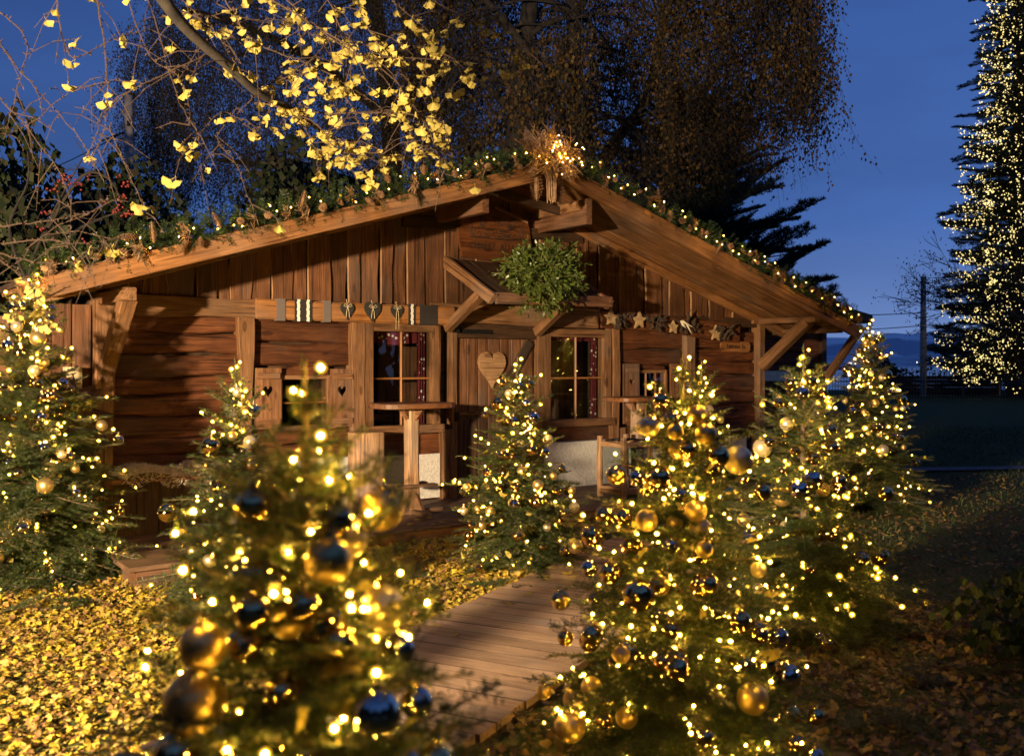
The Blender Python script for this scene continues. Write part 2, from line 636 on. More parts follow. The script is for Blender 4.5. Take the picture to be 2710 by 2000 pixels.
def water_mat():
    m, nt, b = new_mat('lake_water')
    b.inputs['Base Color'].default_value = (.01, .02, .04, 1)
    b.inputs['Roughness'].default_value = .18
    b.inputs['IOR'].default_value = 1.33
    tc = N(nt, 'ShaderNodeTexCoord')
    n = N(nt, 'ShaderNodeTexNoise')
    n.inputs['Scale'].default_value = .5
    n.inputs['Detail'].default_value = 4
    nt.links.new(tc.outputs['Object'], n.inputs['Vector'])
    bump(nt, b, n.outputs['Fac'], .25, .2)
    return m


M['water'] = water_mat()


def hill_mat(name, a, c, lo, hi, sc):
    m, nt, b = new_mat(name)
    tc = N(nt, 'ShaderNodeTexCoord')
    mp = N(nt, 'ShaderNodeMapping')
    mp.inputs['Scale'].default_value = (sc, sc, sc * 5)
    nt.links.new(tc.outputs['Object'], mp.inputs[0])
    n = N(nt, 'ShaderNodeTexNoise')
    n.inputs['Scale'].default_value = 1
    n.inputs['Detail'].default_value = 7
    nt.links.new(mp.outputs[0], n.inputs['Vector'])
    r = ramp(nt, [(lo, a), (hi, c)])
    nt.links.new(n.outputs['Fac'], r.inputs[0])
    nt.links.new(r.outputs[0], b.inputs['Base Color'])
    b.inputs['Roughness'].default_value = 1
    b.inputs['Specular IOR Level'].default_value = 0
    return m


M['hill'] = hill_mat('snow_haze_hill', (.42, .47, .56), (.95, .95, .95), .47, .54, .0018)  # snow and mist as white patches, distance haze put into the blue-grey
M['hill_low'] = hill_mat('wooded_hill', (.34, .37, .42), (.62, .64, .66), .4, .62, .004)  # mist and distance haze put into the pale tones
M['shore'] = plain('dark_shore', (.04, .045, .05), 1)
# ------------------------------------------------------------------ ground, path, lake, hills
def grid_sheet(x0, x1, y0, y1, nx, ny, zf):
    V, Fc = [], []
    for j in range(ny + 1):
        for i in range(nx + 1):
            x = x0 + (x1 - x0) * i / nx
            y = y0 + (y1 - y0) * j / ny
            V.append((x, y, zf(x, y)))
    for j in range(ny):
        for i in range(nx):
            a = j * (nx + 1) + i
            Fc.append((a, a + 1, a + nx + 2, a + nx + 1))
    return V, Fc


def shore_z(x, y):
    z = 0.012 * math.sin(x * 1.7 + y) * math.cos(y * 1.3 - x * .6)
    if y > 62:
        z -= min(4.0, (y - 62) * .4)
    return z


V, Fc = grid_sheet(-90, 90, -14, 76, 150, 100, shore_z)
g = link('ground', np_mesh('ground', V, Fc, M['ground'], smooth=True))
tag(g, kind='structure')
mb = MB()
mb.add([(-9000, 55, -2.2), (9000, 55, -2.2), (9000, 9000, -2.2), (-9000, 9000, -2.2)], [(0, 1, 2, 3)])
tag(mb.build('lake', M['water']), kind='structure')


def ridge(name, y, x0, x1, prof, mat, depth):
    """a hill range: crest heights from prof(x), sloping to the shore in front and away behind"""
    V, Fc = [], []
    n = 140
    rows = [(-depth, 0.0), (-depth * .6, .3), (-depth * .25, .72), (0, 1.0), (depth * .5, .6)]
    rr = random.Random(3)
    for dy, k in rows:
        for i in range(n + 1):
            x = x0 + (x1 - x0) * i / n
            h = prof(x) * k
            V.append((x, y + dy + rr.uniform(-.04, .04) * depth, -2.6 + h * (1 + rr.uniform(-.05, .05) * (k > 0))))
    for j in range(len(rows) - 1):
        for i in range(n):
            a = j * (n + 1) + i
            Fc.append((a, a + 1, a + n + 2, a + n + 1))
    return tag(link(name, np_mesh(name, V, Fc, mat, smooth=True)), kind='structure')


def far_prof(x):
    return 175 + 28 * math.sin(x / 420 + .6) + 16 * math.sin(x / 170) + 7 * math.sin(x / 61) + 30 * math.exp(-((x - 1950) / 300) ** 2)


def low_prof(x):
    return 44 + 12 * math.sin(x / 260 + 1) + 7 * math.sin(x / 90) + 3 * math.sin(x / 37)


ridge('far_hill', 5200, -5000, 5000, far_prof, M['hill'], 900)
ridge('wooded_hill', 3900, -4000, 4500, low_prof, M['hill_low'], 500)
ridge('near_shore', 900, 150, 310, lambda x: 11 * max(0, math.sin((x - 150) / 160 * math.pi)) ** .5 + 1.5 * math.sin(x), M['shore'], 40)

# lawn path on the right
mb = MB()
pth = [(4.8, 13.6), (9, 14.2), (16, 15.6), (30, 18.2)]
for i in range(len(pth) - 1):
    (xa, ya), (xb, yb) = pth[i], pth[i + 1]
    mb.add([(xa, ya, .03), (xb, yb, .03), (xb, yb + .42, .03), (xa, ya + .42, .03)], [(0, 1, 2, 3)])
tag(mb.build('lawn_path', M['gravel']), kind='structure')


# ------------------------------------------------------------------ planks
def plank_mesh(name, L, w, t, mat, wob=0.0, seg=6, cut0=0.0, cut1=0.0, seed=0, bev=.006, wob0=None, edge=None):
    """plank along local X, thickness on Y, width on Z; wavy edges; slanted ends"""
    r = random.Random(seed)
    w0 = wob if wob0 is None else wob0
    V, Fc = [], []
    ph = [r.uniform(0, 6.3) for _ in range(4)]
    fr = [r.uniform(3, 6), r.uniform(7, 13)]
    for i in range(seg + 1):
        u = i / seg
        x = -L / 2 + L * u
        e1 = w / 2 + wob * (math.sin(fr[0] * u + ph[0]) * .65 + math.sin(fr[1] * u + ph[1]) * .35)
        e0 = -w / 2 + w0 * (math.sin(fr[0] * 1.2 * u + ph[2]) * .65 + math.sin(fr[1] * .9 * u + ph[3]) * .35)
        for (yy, zz) in ((-t / 2, e0 + bev), (-t / 2 + bev, e0), (t / 2 - bev, e0), (t / 2, e0 + bev),
                         (t / 2, e1 - bev), (t / 2 - bev, e1), (-t / 2 + bev, e1), (-t / 2, e1 - bev)):
            V.append((x + (cut0 * (1 - u) + cut1 * u) * zz, yy, zz))
    for i in range(seg):
        for k in range(8):
            a, b = i * 8 + k, i * 8 + (k + 1) % 8
            Fc.append((a, b, b + 8, a + 8))
    Fc.append(tuple(range(7, -1, -1)))
    Fc.append(tuple(range(seg * 8, seg * 8 + 8)))
    me = bpy.data.meshes.new(name)
    me.from_pydata(V, [], Fc)
    me.materials.append(mat)
    if edge is not None:
        me.materials.append(edge)
        for i in range(seg):
            for k in (0, 1, 2, 4, 5, 6):
                me.polygons[i * 8 + k].material_index = 1
    me.update()
    return me


SEED = [100]


def frame(c, d, nrm):
    d = Vector(d).normalized()
    y = Vector(nrm)
    y = (y - d * y.dot(d)).normalized()
    z = d.cross(y)
    m = Matrix((d, y, z)).transposed().to_4x4()
    m.translation = Vector(c)
    return m


def plank(name, parent, a, b, nrm, w, t, mat, **kw):
    """plank from a to b, broad face towards nrm"""
    a, b = Vector(a), Vector(b)
    SEED[0] += 1
    kw.setdefault('seed', SEED[0])
    kw.setdefault('seg', 6 if kw.get('wob', 0) else 1)
    me = plank_mesh(name, (b - a).length, w, t, mat, **kw)
    o = link(name, me, parent)
    o.matrix_basis = frame((a + b) / 2, b - a, nrm)
    return o


def hb(name, s0, s1, z0, z1, e, t, mat, parent, vertical=None, **kw):
    """a rectangular board on the chalet front, front face at e, in chalet coordinates"""
    vert = (z1 - z0) > (s1 - s0) if vertical is None else vertical
    y = -(e - t / 2)
    if vert:
        return plank(name, parent, ((s0 + s1) / 2, y, z0), ((s0 + s1) / 2, y, z1), (0, -1, 0), s1 - s0, t, mat, **kw)
    return plank(name, parent, (s0, y, (z0 + z1) / 2), (s1, y, (z0 + z1) / 2), (0, -1, 0), z1 - z0, t, mat, **kw)


def heart(w, h, n=28):
    pts = []
    for i in range(n):
        a = 2 * math.pi * i / n
        x = 16 * math.sin(a) ** 3
        y = 13 * math.cos(a) - 5 * math.cos(2 * a) - 2 * math.cos(3 * a) - math.cos(4 * a)
        pts.append((x / 32 * w, (y + 2.5) / 29 * h))
    return pts


def holed_board(name, w, h, t, hole, mat):
    """board (X width, Z height) with a cut-out; local origin in the middle"""
    bm = bmesh.new()
    outer = [(-w / 2, -h / 2), (w / 2, -h / 2), (w / 2, h / 2), (-w / 2, h / 2)]

    def loop(ps):
        vs_ = [bm.verts.new((p[0], -t / 2, p[1])) for p in ps]
        return [bm.edges.new((vs_[i], vs_[(i + 1) % len(vs_)])) for i in range(len(vs_))]
    es = loop(outer) + loop(hole)
    bmesh.ops.triangle_fill(bm, use_beauty=True, use_dissolve=False, edges=es)
    r = bmesh.ops.extrude_face_region(bm, geom=bm.faces[:])
    bmesh.ops.translate(bm, vec=(0, t, 0), verts=[v for v in r['geom'] if isinstance(v, bmesh.types.BMVert)])
    bmesh.ops.recalc_face_normals(bm, faces=bm.faces[:])
    me = bpy.data.meshes.new(name)
    bm.to_mesh(me)
    bm.free()
    me.materials.append(mat)
    return me


# ------------------------------------------------------------------ the chalet
hut = empty('chalet', H, 'weathered brown timber chalet with low gable roof, heart door and carved gable', 'chalet')
SL = .302


def zb(s):
    return 3.52 - SL * abs(s + .03)


DECK = .13
rw = random.Random(11)


def log_bay(s0, s1, z0, z1, e=0.0, n=None, mat='log'):
    z = z0
    k = n or max(1, round((z1 - z0) / .19))
    cuts = [z0 + (z1 - z0) * (i + (rw.uniform(-.18, .18) if 0 < i < k else 0)) / k for i in range(k + 1)]
    for i in range(k):
        d = rw.uniform(0, .022)
        hb('log', s0, s1, cuts[i] + .004, cuts[i + 1] - .004, e + d, .12, M[mat], hut, vertical=False,
           wob=.02, seg=max(6, int((s1 - s0) * 7)), bev=.018)


# horizontal logs between the posts
log_bay(-4.03, -2.90, .18, 2.0)
log_bay(-2.80, -1.76, 1.53, 1.96)
log_bay(-2.80, -1.76, .62, .93)
log_bay(-2.50, -2.0, 1.42, 1.53, n=1)
log_bay(1.78, 2.93, 1.55, 2.0)
log_bay(1.78, 2.93, .58, .80)
log_bay(3.09, 4.31, .62, 1.98)
log_bay(2.1, 2.62, 1.47, 1.55, n=1)
log_bay(-1.62, -.72, .60, .84)
log_bay(.62, 1.67, .64, .83)
# rough wall core behind the logs so that no light leaks between them
core = MB()
for (s0, s1, z0, z1) in ((-4.1, -2.5, .13, 2.1), (-2.5, -2.0, .13, .93), (-2.5, -2.0, 1.44, 2.1), (-2.0, -1.6, .13, 2.1), (-1.6, -.75, .13, .88), (-1.6, -.75, 1.93, 2.1),
                         (-.75, -.58, .13, 2.1), (-.58, .53, 1.98, 2.1), (.53, .70, .13, 2.1), (.70, 1.52, .13, .86), (.70, 1.52, 1.9, 2.1), (1.52, 2.1, .13, 2.1),
                         (2.1, 2.62, .13, .8), (2.1, 2.62, 1.49, 2.1), (2.62, 4.38, .13, 2.1)):
    core.box(((s0 + s1) / 2, .16, (z0 + z1) / 2), (s1 - s0, .1, z1 - z0))
gab = [(-4.1, 2.1), (4.38, 2.1), (4.38, zb(4.38) - .02), (-.03, zb(0) - .02), (-4.1, zb(-4.1) - .02)]
core.prism(gab, .12, .22)
core.build('wall_core', M['dark'], hut)
for c_, s_z in (((-2.2, .02, .38), (1.2, .16, .5)), ((-1.17, .02, .38), (.84, .16, .46)), ((1.25, .0, .38), (1.15, .2, .54)), ((3.0, .02, .36), (2.2, .16, .46))):
    mb = MB()                                       # white rendered foundation
    mb.box(c_, s_z)
    mb.build('plaster_plinth', M['plaster'], hut)
# posts
for (s0, s1, z0, z1, e, wb) in ((-4.17, -4.02, .05, 2.1, .1, .012), (-2.92, -2.79, .4, 2.02, .09, .018), (-1.775, -1.63, .6, 1.96, .08, .010),
                                (-.74, -.61, .13, .86, .1, .006), (-.60, -.53, .13, 1.95, .06, .004), (.55, .64, .13, 1.93, .07, .012),
                                (1.675, 1.785, .6, 2.0, .08, .014), (1.70, 1.90, .28, .78, .05, .03), (2.93, 3.085, .5, 1.95, .09, .012), (4.32, 4.44, .1, 2.1, .1, .012)):
    hb('post', s0, s1, z0, z1, e, .14, M['post'], hut, vertical=True, wob=wb, seg=9)
# sill beam and wall plate
hb('beam', -4.05, -2.74, 1.97, 2.145, .10, .12, M['post'], hut, wob=.012, seg=10)
hb('beam', -.86, 1.45, 1.98, 2.20, .07, .12, M['post'], hut, wob=.014, seg=12)
hb('beam', 1.45, 4.36, 2.06, 2.17, .06, .1, M['dark'], hut, wob=.012, seg=12)
hb('beam', -2.74, -.60, 1.95, 2.15, .035, .1, M['log'], hut)
hb('beam', 4.20, 4.9, 2.10, 2.16, .10, .1, M['post'], hut)

# vertical gable boards, each one its own wavy board
s = -4.08
prev = 0
while s < 4.36:
    w = rw.choice((.13, .16, .18, .2, .23, .26))
    if s + w > 4.36:
        w = 4.37 - s
    mid = s + w / 2
    z0 = 2.12 + rw.uniform(0, .015)
    zt = zb(mid) - .03
    sg = 1 if mid < -.03 else -1
    d = (prev + 1) % 2 * .030 + rw.uniform(0, .014)
    prev += 1
    if zt - z0 > .03 and w > .03:
        hb('gable_board', s + .003, s + w - .003 + (.012 if prev % 2 else 0), z0, zt, .02 + d, .03, M['board'], hut, vertical=True,
           wob=.013 if rw.random() < .6 else .004, wob0=.006, seg=10, cut1=SL * sg, edge=M['edge'])
    s += w

# roof: soffit boards, slab, barge boards, rafters
def slope_pt(s, y, dz=0.0):
    return Vector((s, y, zb(s) + dz))


for sg in (-1, 1):
    s_e = 5.05 * sg if sg > 0 else -4.86
    n = Vector((sg * SL, 0, 1)).normalized()
    ys = [-1.06, -.80, -.53, -.27, -.02]
    for i in range(4):
        plank('soffit_board', hut, slope_pt(-.03, (ys[i] + ys[i + 1]) / 2, .035), slope_pt(s_e, (ys[i] + ys[i + 1]) / 2, .035), n, ys[i + 1] - ys[i] - .004, .03, M['soffit'])
    mb = MB()
    a, b = slope_pt(-.03, 0, .06), slope_pt(s_e, 0, .06)
    mb.add([(a.x, -1.05, a.z), (b.x, -1.05, b.z), (b.x, 3.2, b.z), (a.x, 3.2, a.z),
            (a.x, -1.05, a.z + .05), (b.x, -1.05, b.z + .05), (b.x, 3.2, b.z + .05), (a.x, 3.2, a.z + .05)],
           [(0, 1, 2, 3), (7, 6, 5, 4), (0, 4, 5, 1), (1, 5, 6, 2), (2, 6, 7, 3), (3, 7, 4, 0)])
    mb.build('roof', M['dark'], hut)
    mb = MB()
    a, b = slope_pt(-.03, 0, .02), slope_pt(s_e, 0, .02)
    mb.add([(a.x, .22, a.z), (b.x, .22, b.z), (b.x, 3.2, b.z), (a.x, 3.2, a.z)], [(0, 1, 2, 3)])
    mb.build('ceiling', M['dark'], hut)
    plank('barge_board', hut, slope_pt(-.03 + sg * .002, -1.1), slope_pt(5.1 if sg > 0 else -4.9, -1.1), (0, -1, 0), .165, .05, M['barge'],
          wob=.004, seg=24, cut0=-sg * SL * .95)
    plank('rafter', hut, slope_pt(-.03, -.055, -.05), slope_pt(4.9 if sg > 0 else -4.8, -.055, -.05), (0, -1, 0), .11, .07, M['barge'], wob=.003, seg=12)
# ridge purlins boxed with planks
for s0 in (-.76, .57):
    plank('purlin', hut, (s0, -.93, 3.165), (s0, .1, 3.165), (1, 0, 0), .27, .075, M['door'], wob=.002, seg=6)
    plank('purlin_cap', hut, (s0 - .055, -.86, 3.235), (s0 - .055, .0, 3.235), (1, 0, 0), .1, .03, M['post'])
plank('tie_block', hut, (-.80, -.9, 3.315), (-.52, -.9, 3.315), (0, -1, 0), .06, .05, M['post'])
plank('collar_beam', hut, (-1.2, -.06, 3.02), (1.2, -.06, 3.02), (0, -1, 0), .12, .05, M['dark'])
plank('collar_beam', hut, (-.4, -.5, 3.36), (.5, -.5, 3.22), (0, -1, 0), .09, .05, M['dark'])
# eave purlins and braces
plank('eave_purlin', hut, (-4.1, -.92, 2.09), (-4.1, .2, 2.09), (1, 0, 0), .10, .10, M['post'], wob=.004)
plank('eave_purlin', hut, (4.36, -1.0, 2.13), (4.36, .2, 2.13), (1, 0, 0), .075, .10, M['post'], wob=.004)
plank('eave_purlin', hut, (4.86, -1.0, 2.0), (4.86, .2, 2.0), (1, 0, 0), .07, .09, M['post'])
plank('brace', hut, (-4.10, -.10, 1.44), (-4.08, -.80, 2.07), (1, 0, 0), .125, .12, M['post'], wob=.008)
plank('brace', hut, (4.37, -.10, 1.53), (4.36, -.86, 2.11), (1, 0, 0), .14, .12, M['post'], wob=.010)


# windows
def heart_hole_shutter(s, z, w, h, hz, hwid=.078):
    me = holed_board('shutter', w, h, .03, [(x, y + hz) for x, y in heart(hwid, hwid * 1.12)], M['shut'])
    o = link('shutter', me, hut)
    # grain runs along local X: turn the board so that its length lies on X
    for v in me.vertices:
        v.co = (v.co.z, v.co.y, -v.co.x)
    o.matrix_basis = frame((s, -.06, z), (0, 0, 1), (0, 1, 0))
    for dz in (h / 2 - .075, -h / 2 + .06):
        plank('batten', o, (dz, -.025, -w / 2 + .02), (dz, -.025, w / 2 - .02), (0, -1, 0), .06, .018, M['shut'])
    return o


def window(s0, s1, z0, z1, fw, parent=None, e=.07, mul=1, sill=True, mat='post', mw=.02):
    f = empty('window', Matrix.Identity(4))
    f.parent = hut
    hb('window_frame', s0, s0 + fw, z0, z1, e, .14, M[mat], f, vertical=True, wob=.004)
    hb('window_frame', s1 - fw, s1, z0, z1, e, .14, M[mat], f, vertical=True, wob=.004)
    hb('window_frame', s0 + fw, s1 - fw, z1 - fw, z1, e - .003, .13, M[mat], f, vertical=False)
    if sill:
        hb('sill', s0 - .03, s1 + .03, z0 - .005, z0 + fw * .85, e + .04, .16, M[mat], f, vertical=False, wob=.003)
    a, b, c, d = s0 + fw, s1 - fw, z0 + fw * .85, z1 - fw
    mb = MB()
    mb.box(((a + b) / 2, -.0, (c + d) / 2), (b - a, .006, d - c))
    mb.build('pane', M['glass'], f)
    for k in range(mul):
        x = a + (b - a) * (k + 1) / (mul + 1)
        hb('muntin', x - mw / 2, x + mw / 2, c, d, .022, .03, M['plate'], f, vertical=True)
    hb('muntin', a, b, (c + d) / 2 - mw / 2, (c + d) / 2 + mw / 2, .019, .026, M['plate'], f, vertical=False)
    return f, (a, b, c, d)


def curtain(f, s0, s1, z0, z1, y, n=14, drape=0.0):
    V, Fc = [], []
    for i in range(n + 1):
        u = i / n
        for j in range(7):
            v = j / 6
            V.append((s0 + (s1 - s0) * u, y + .022 * math.sin(u * 19) + .01 * v, z1 - (z1 - z0) * v * (1 - drape * (1 - abs(2 * u - 1)) * .7)))
    for i in range(n):
        for j in range(6):
            a = i * 7 + j
            Fc.append((a, a + 1, a + 8, a + 7))
    return link('curtain', np_mesh('curtain', V, Fc, M['curtain'], smooth=True), f)


w1, g1 = window(-1.628, -.745, .84, 1.975, .095)
curtain(w1, g1[1] - .09, g1[1] - .005, g1[2], g1[3], .1)
curtain(w1, g1[0], g1[1], g1[3] - .10, g1[3] - .0, .13, drape=-.5)
w2, g2 = window(.64, 1.655, .83, 1.96, .095)
curtain(w2, g2[1] - .085, g2[1] - .005, g2[2], g2[3], .1)
curtain(w2, g2[0], g2[1], g2[3] - .04, g2[3], .12)
w3, g3 = window(-2.52, -1.98, .92, 1.44, .04, mw=.014, e=.03)
w4, g4 = window(2.08, 2.64, .79, 1.48, .04, mw=.014, mul=2, e=.03)
curtain(w4, g4[1] - .07, g4[1], g4[2], g4[3], .1)
heart_hole_shutter(-2.64, 1.225, .255, .57, .06, .10)
heart_hole_shutter(-1.88, 1.215, .245, .57, .06, .10)
heart_hole_shutter(1.985, 1.19, .25, .73, .14)
heart_hole_shutter(2.775, 1.19, .245, .73, .14)

# door: dark lintel with hinge, board upper leaf, lower leaf, heart, diagonal brace
dr = empty('door', Matrix.Identity(4))
dr.parent = hut
hb('lintel', -.52, .545, 1.83, 1.985, .045, .06, M['dark'], dr)
ws = [.145, .15, .13, .16, .15, .14, .17]
x = -.525
for w in ws:
    hb('door_board', x + .003, x + w - .003, 1.035, 1.825, .012 + rw.uniform(0, .004), .04, M['door'], dr, vertical=True)
    hb('door_board', x + .003, x + w - .003, .14, 1.0, .008 + rw.uniform(0, .004), .04, M['dark'], dr, vertical=True)  # shade on the lower leaf is put into its darker wood colour
    x += w
hb('door_rail', -.525, .52, 1.0, 1.035, .03, .04, M['post'], dr, vertical=False)
plank('door_brace', dr, (-.05, -.03, 1.06), (.46, -.03, 1.80), (0, -1, 0), .11, .03, M['dark'])
mb = MB()
mb.prism(heart(.355, .40), -.052, -.012)
o = mb.build('heart', M['pale'], dr)
o.location = (-.065, 0, 1.485)
mb = MB()
mb.box((-.28, -.055, 1.90), (.4, .012, .05))
for q in (-.42, -.28, -.14):
    mb.box((q, -.063, 1.90), (.018, .008, .018))
mb.build('hinge', M['iron'], dr)
mb = MB()
mb.box((-.55, -.09, 1.93), (.04, .03, .1))
mb.box((-.55, -.085, .99), (.04, .03, .1))
mb.build('latch', M['iron'], dr)

# little roof over the door
pr = empty('porch_roof', Matrix.Identity(4))
pr.parent = hut
nrm = Vector((0, -.45, .87)).normalized()
for i in range(6):
    s0 = -.63 + i * .25
    plank('roof_board', pr, (s0 + .125, -.04, 2.655), (s0 + .125, -.86, 2.235), nrm, .246, .025, M['dark'])
plank('porch_board', pr, (-.665, .02, 2.66), (-.65, -.90, 2.19), (1, 0, 0), .12, .05, M['post'], wob=.004, cut0=.4, cut1=.4)
plank('porch_board', pr, (.885, .02, 2.66), (.885, -.90, 2.19), (1, 0, 0), .12, .05, M['door'], wob=.004, cut0=.4, cut1=.4)
plank('porch_fascia', pr, (-.62, -.905, 2.20), (.905, -.905, 2.22), (0, -1, 0), .115, .04, M['door'], wob=.002)
plank('porch_brace', pr, (-.67, -.08, 1.93), (-.64, -.66, 2.25), (1, 0, 0), .10, .085, M['post'])
plank('porch_brace', pr, (.52, -.08, 1.91), (.53, -.66, 2.25), (1, 0, 0), .10, .085, M['post'])

# dark room behind the windows
mb = MB()
mb.box((0, 2.3, 1.1), (8.4, .05, 2.2))
mb.box((0, 1.2, .1), (8.4, 2.3, .05))
mb.box((-1.95, 1.2, 1.1), (.05, 2.0, 2.1))
mb.box((3.6, 1.2, 1.1), (.05, 2.0, 2.1))
mb.box((-4.14, 1.7, 1.1), (.05, 3.0, 2.1))
mb.build('inner_wall', M['dark'], hut)
hb('inner_door', -1.22, -.62, .2, 2.0, -.42, .04, M['door'], hut, vertical=True)
hb('inner_post', 1.13, 1.26, .2, 2.1, -.45, .1, M['door'], hut, vertical=True)
hb('inner_panel', 1.2, 1.9, .2, 2.0, -.75, .04, M['log'], hut, vertical=True)
hb('inner_table', -1.6, -1.15, .95, 1.02, -.3, .3, M['table'], hut, vertical=False)
plank('inner_brace', hut, (1.2, .5, 1.55), (.9, .5, 1.95), (0, -1, 0), .1, .06, M['door'])

# left side wing: vertical boards that run on behind the corner post
for i in range(7):
    s0 = -5.25 + i * .155
    hb('side_board', s0, s0 + .15, .1, min(2.05, zb(s0) - .1), -.05 + .012 * (i % 2), .03, M['board'], hut, vertical=True, wob=.004)

# right rear wing, set back, with its own low roof
rz = empty('rear_wing', Matrix.Identity(4))
rz.parent = hut
z = .2
while z < 2.15:
    hb('log', 4.45, 7.2, z, z + .19, -1.0 + rw.uniform(0, .015), .12, M['log'], rz, vertical=False, wob=.008, seg=8, bev=.014)
    z += .195
hb('post', 7.12, 7.26, .1, 2.2, -.95, .14, M['dark'], rz, vertical=True)
mb = MB()
mb.box((7.2, 2.6, 1.15), (.1, 3.2, 2.2))
mb.box((5.9, 1.12, 1.15), (2.7, .05, 2.2))
mb.build('wing_wall', M['dark'], rz)
mb = MB()
ra, rb, ya, yb = 4.9, 7.42, .22, 4.2
za, zz = 2.58, 2.20
mb.add([(ra, ya, za), (rb, ya, zz), (rb, yb, zz), (ra, yb, za), (ra, ya, za + .13), (rb, ya, zz + .13), (rb, yb, zz + .13), (ra, yb, za + .13)],
       [(0, 1, 2, 3), (7, 6, 5, 4), (0, 4, 5, 1), (1, 5, 6, 2), (2, 6, 7, 3), (3, 7, 4, 0)])
mb.build('wing_roof', M['dark'], rz)
plank('wing_brace', rz, (7.2, .9, 1.35), (7.25, .30, 2.15), (1, 0, 0), .11, .1, M['post'])
for s0 in (5.15, 6.55):
    me = holed_board('shutter', .3, .75, .03, [(x, y + .14) for x, y in heart(.1, .11)], M['shut'])
    for v in me.vertices:
        v.co = (v.co.z, v.co.y, -v.co.x)
    o = link('shutter', me, rz)
    o.matrix_basis = frame((s0, .94, 1.15), (0, 0, 1), (0, 1, 0))
mb = MB()
mb.box((5.85, .975, 1.15), (1.0, .02, .6))
mb.build('window', M['glass'], rz)

# ------------------------------------------------------------------ deck, step, bench, walkway
dk = empty('deck', H)
tag(dk, kind='structure')
for i in range(5):
    e0 = i * .30
    x0 = -4.2 if e0 < 1.3 else -2.9
    plank('deck_board', dk, (-4.3, -(e0 + .15), DECK - .015), (3.0, -(e0 + .15), DECK - .015), (0, 0, 1), .296, .03, M['deck'])
for i in range(7):
    s0 = -4.3 + i * 1.045
    hb('deck_fascia', s0, s0 + 1.04, -.02, DECK - .032, 1.495, .02, M['fascia'], dk, vertical=False)

st = empty('wooden_step', H @ Matrix.Translation((-3.95, -1.75, 0)), 'low wooden step box in the yellow leaves beside the tallest decorated fir', 'step')
plank('tread', st, (-.42, 0, .155), (.30, 0, .155), (0, 0, 1), .42, .035, M['deck'])
plank('riser', st, (-.36, -.17, .07), (.26, -.17, .07), (0, -1, 0), .135, .02, M['door'])
plank('side', st, (-.36, -.16, .07), (-.36, .16, .07), (-1, 0, 0), .135, .02, M['door'])
plank('side', st, (.26, -.16, .07), (.26, .16, .07), (1, 0, 0), .135, .02, M['door'])

bn = empty('wall_bench', H @ Matrix.Translation((-3.45, 0, DECK)), 'dark wooden bench chest under the left log wall with fleeces on top', 'bench')
plank('seat', bn, (-.68, -.26, .45), (.62, -.26, .45), (0, 0, 1), .46, .035, M['door'])
for i in range(7):
    x0 = -.66 + i * .183
    plank('front_board', bn, (x0 + .09, -.44, 0), (x0 + .09, -.44, .43), (0, -1, 0), .176, .025, M['dark'])


def fleece(name, s, e, w, d, z, label, seed):
    """sheepskin: humped hide with thousands of short tufts"""
    r = np.random.RandomState(seed)
    n = 7000
    u = r.uniform(-1, 1, n)
    v = r.uniform(-1, 1, n)
    edge = (np.abs(u) ** 4 + np.abs(v) ** 4) < 1 + .25 * np.sin(u * 7)
    u, v = u[edge], v[edge]
    n = len(u)
    zf = .045 + .02 * np.sin(u * 4 + seed) + .012 * np.sin(v * 6)
    fall = np.clip(v - .80, 0, 1) * .6
    p = np.stack([u * w / 2, -v * d / 2, zf - fall], 1)
    dr_ = np.stack([r.normal(0, .5, n) + u * .6, r.normal(0, .45, n) - v * .6, r.uniform(.15, .9, n)], 1)
    dr_ /= np.linalg.norm(dr_, axis=1)[:, None]
    ln = r.uniform(.02, .05, n)[:, None]
    sd = np.cross(dr_, r.normal(0, 1, (n, 3)))
    sd /= np.linalg.norm(sd, axis=1)[:, None]
    sd *= .0035
    V = np.stack([p - sd - dr_ * .01, p + sd - dr_ * .01, p + dr_ * ln + np.array([0, 0, -.006])], 1).reshape(-1, 3)
    Fc = np.arange(len(V)).reshape(-1, 3)
    t = empty(name, H @ Matrix.Translation((s, -e, z)), label, 'sheepskin', 'sheepskins on the wall bench')
    tag(link('wool', np_mesh('wool', V, Fc, M['fur']), t), kind='stuff')
    gx, gy = 12, 8
    V2, F2 = grid_sheet(-w / 2 * .95, w / 2 * .95, -d / 2 * .95, d / 2 * .95, gx, gy, lambda a, b: .035 + .02 * math.sin(a / w * 8 + seed) + .012 * math.sin(-b / d * 12) - .05 * (abs(2 * a / w) > .9))
    link('hide', np_mesh('hide', V2, F2, M['fur'], smooth=True), t)


fleece('sheepskin', -3.72, .27, .70, .5, DECK + .47, 'cream sheepskin at the left end of the bench by the corner post', 3)
fleece('sheepskin', -3.14, .28, .62, .52, DECK + .47, 'cream sheepskin on the bench, half hidden by the fir with the bare tip', 5)

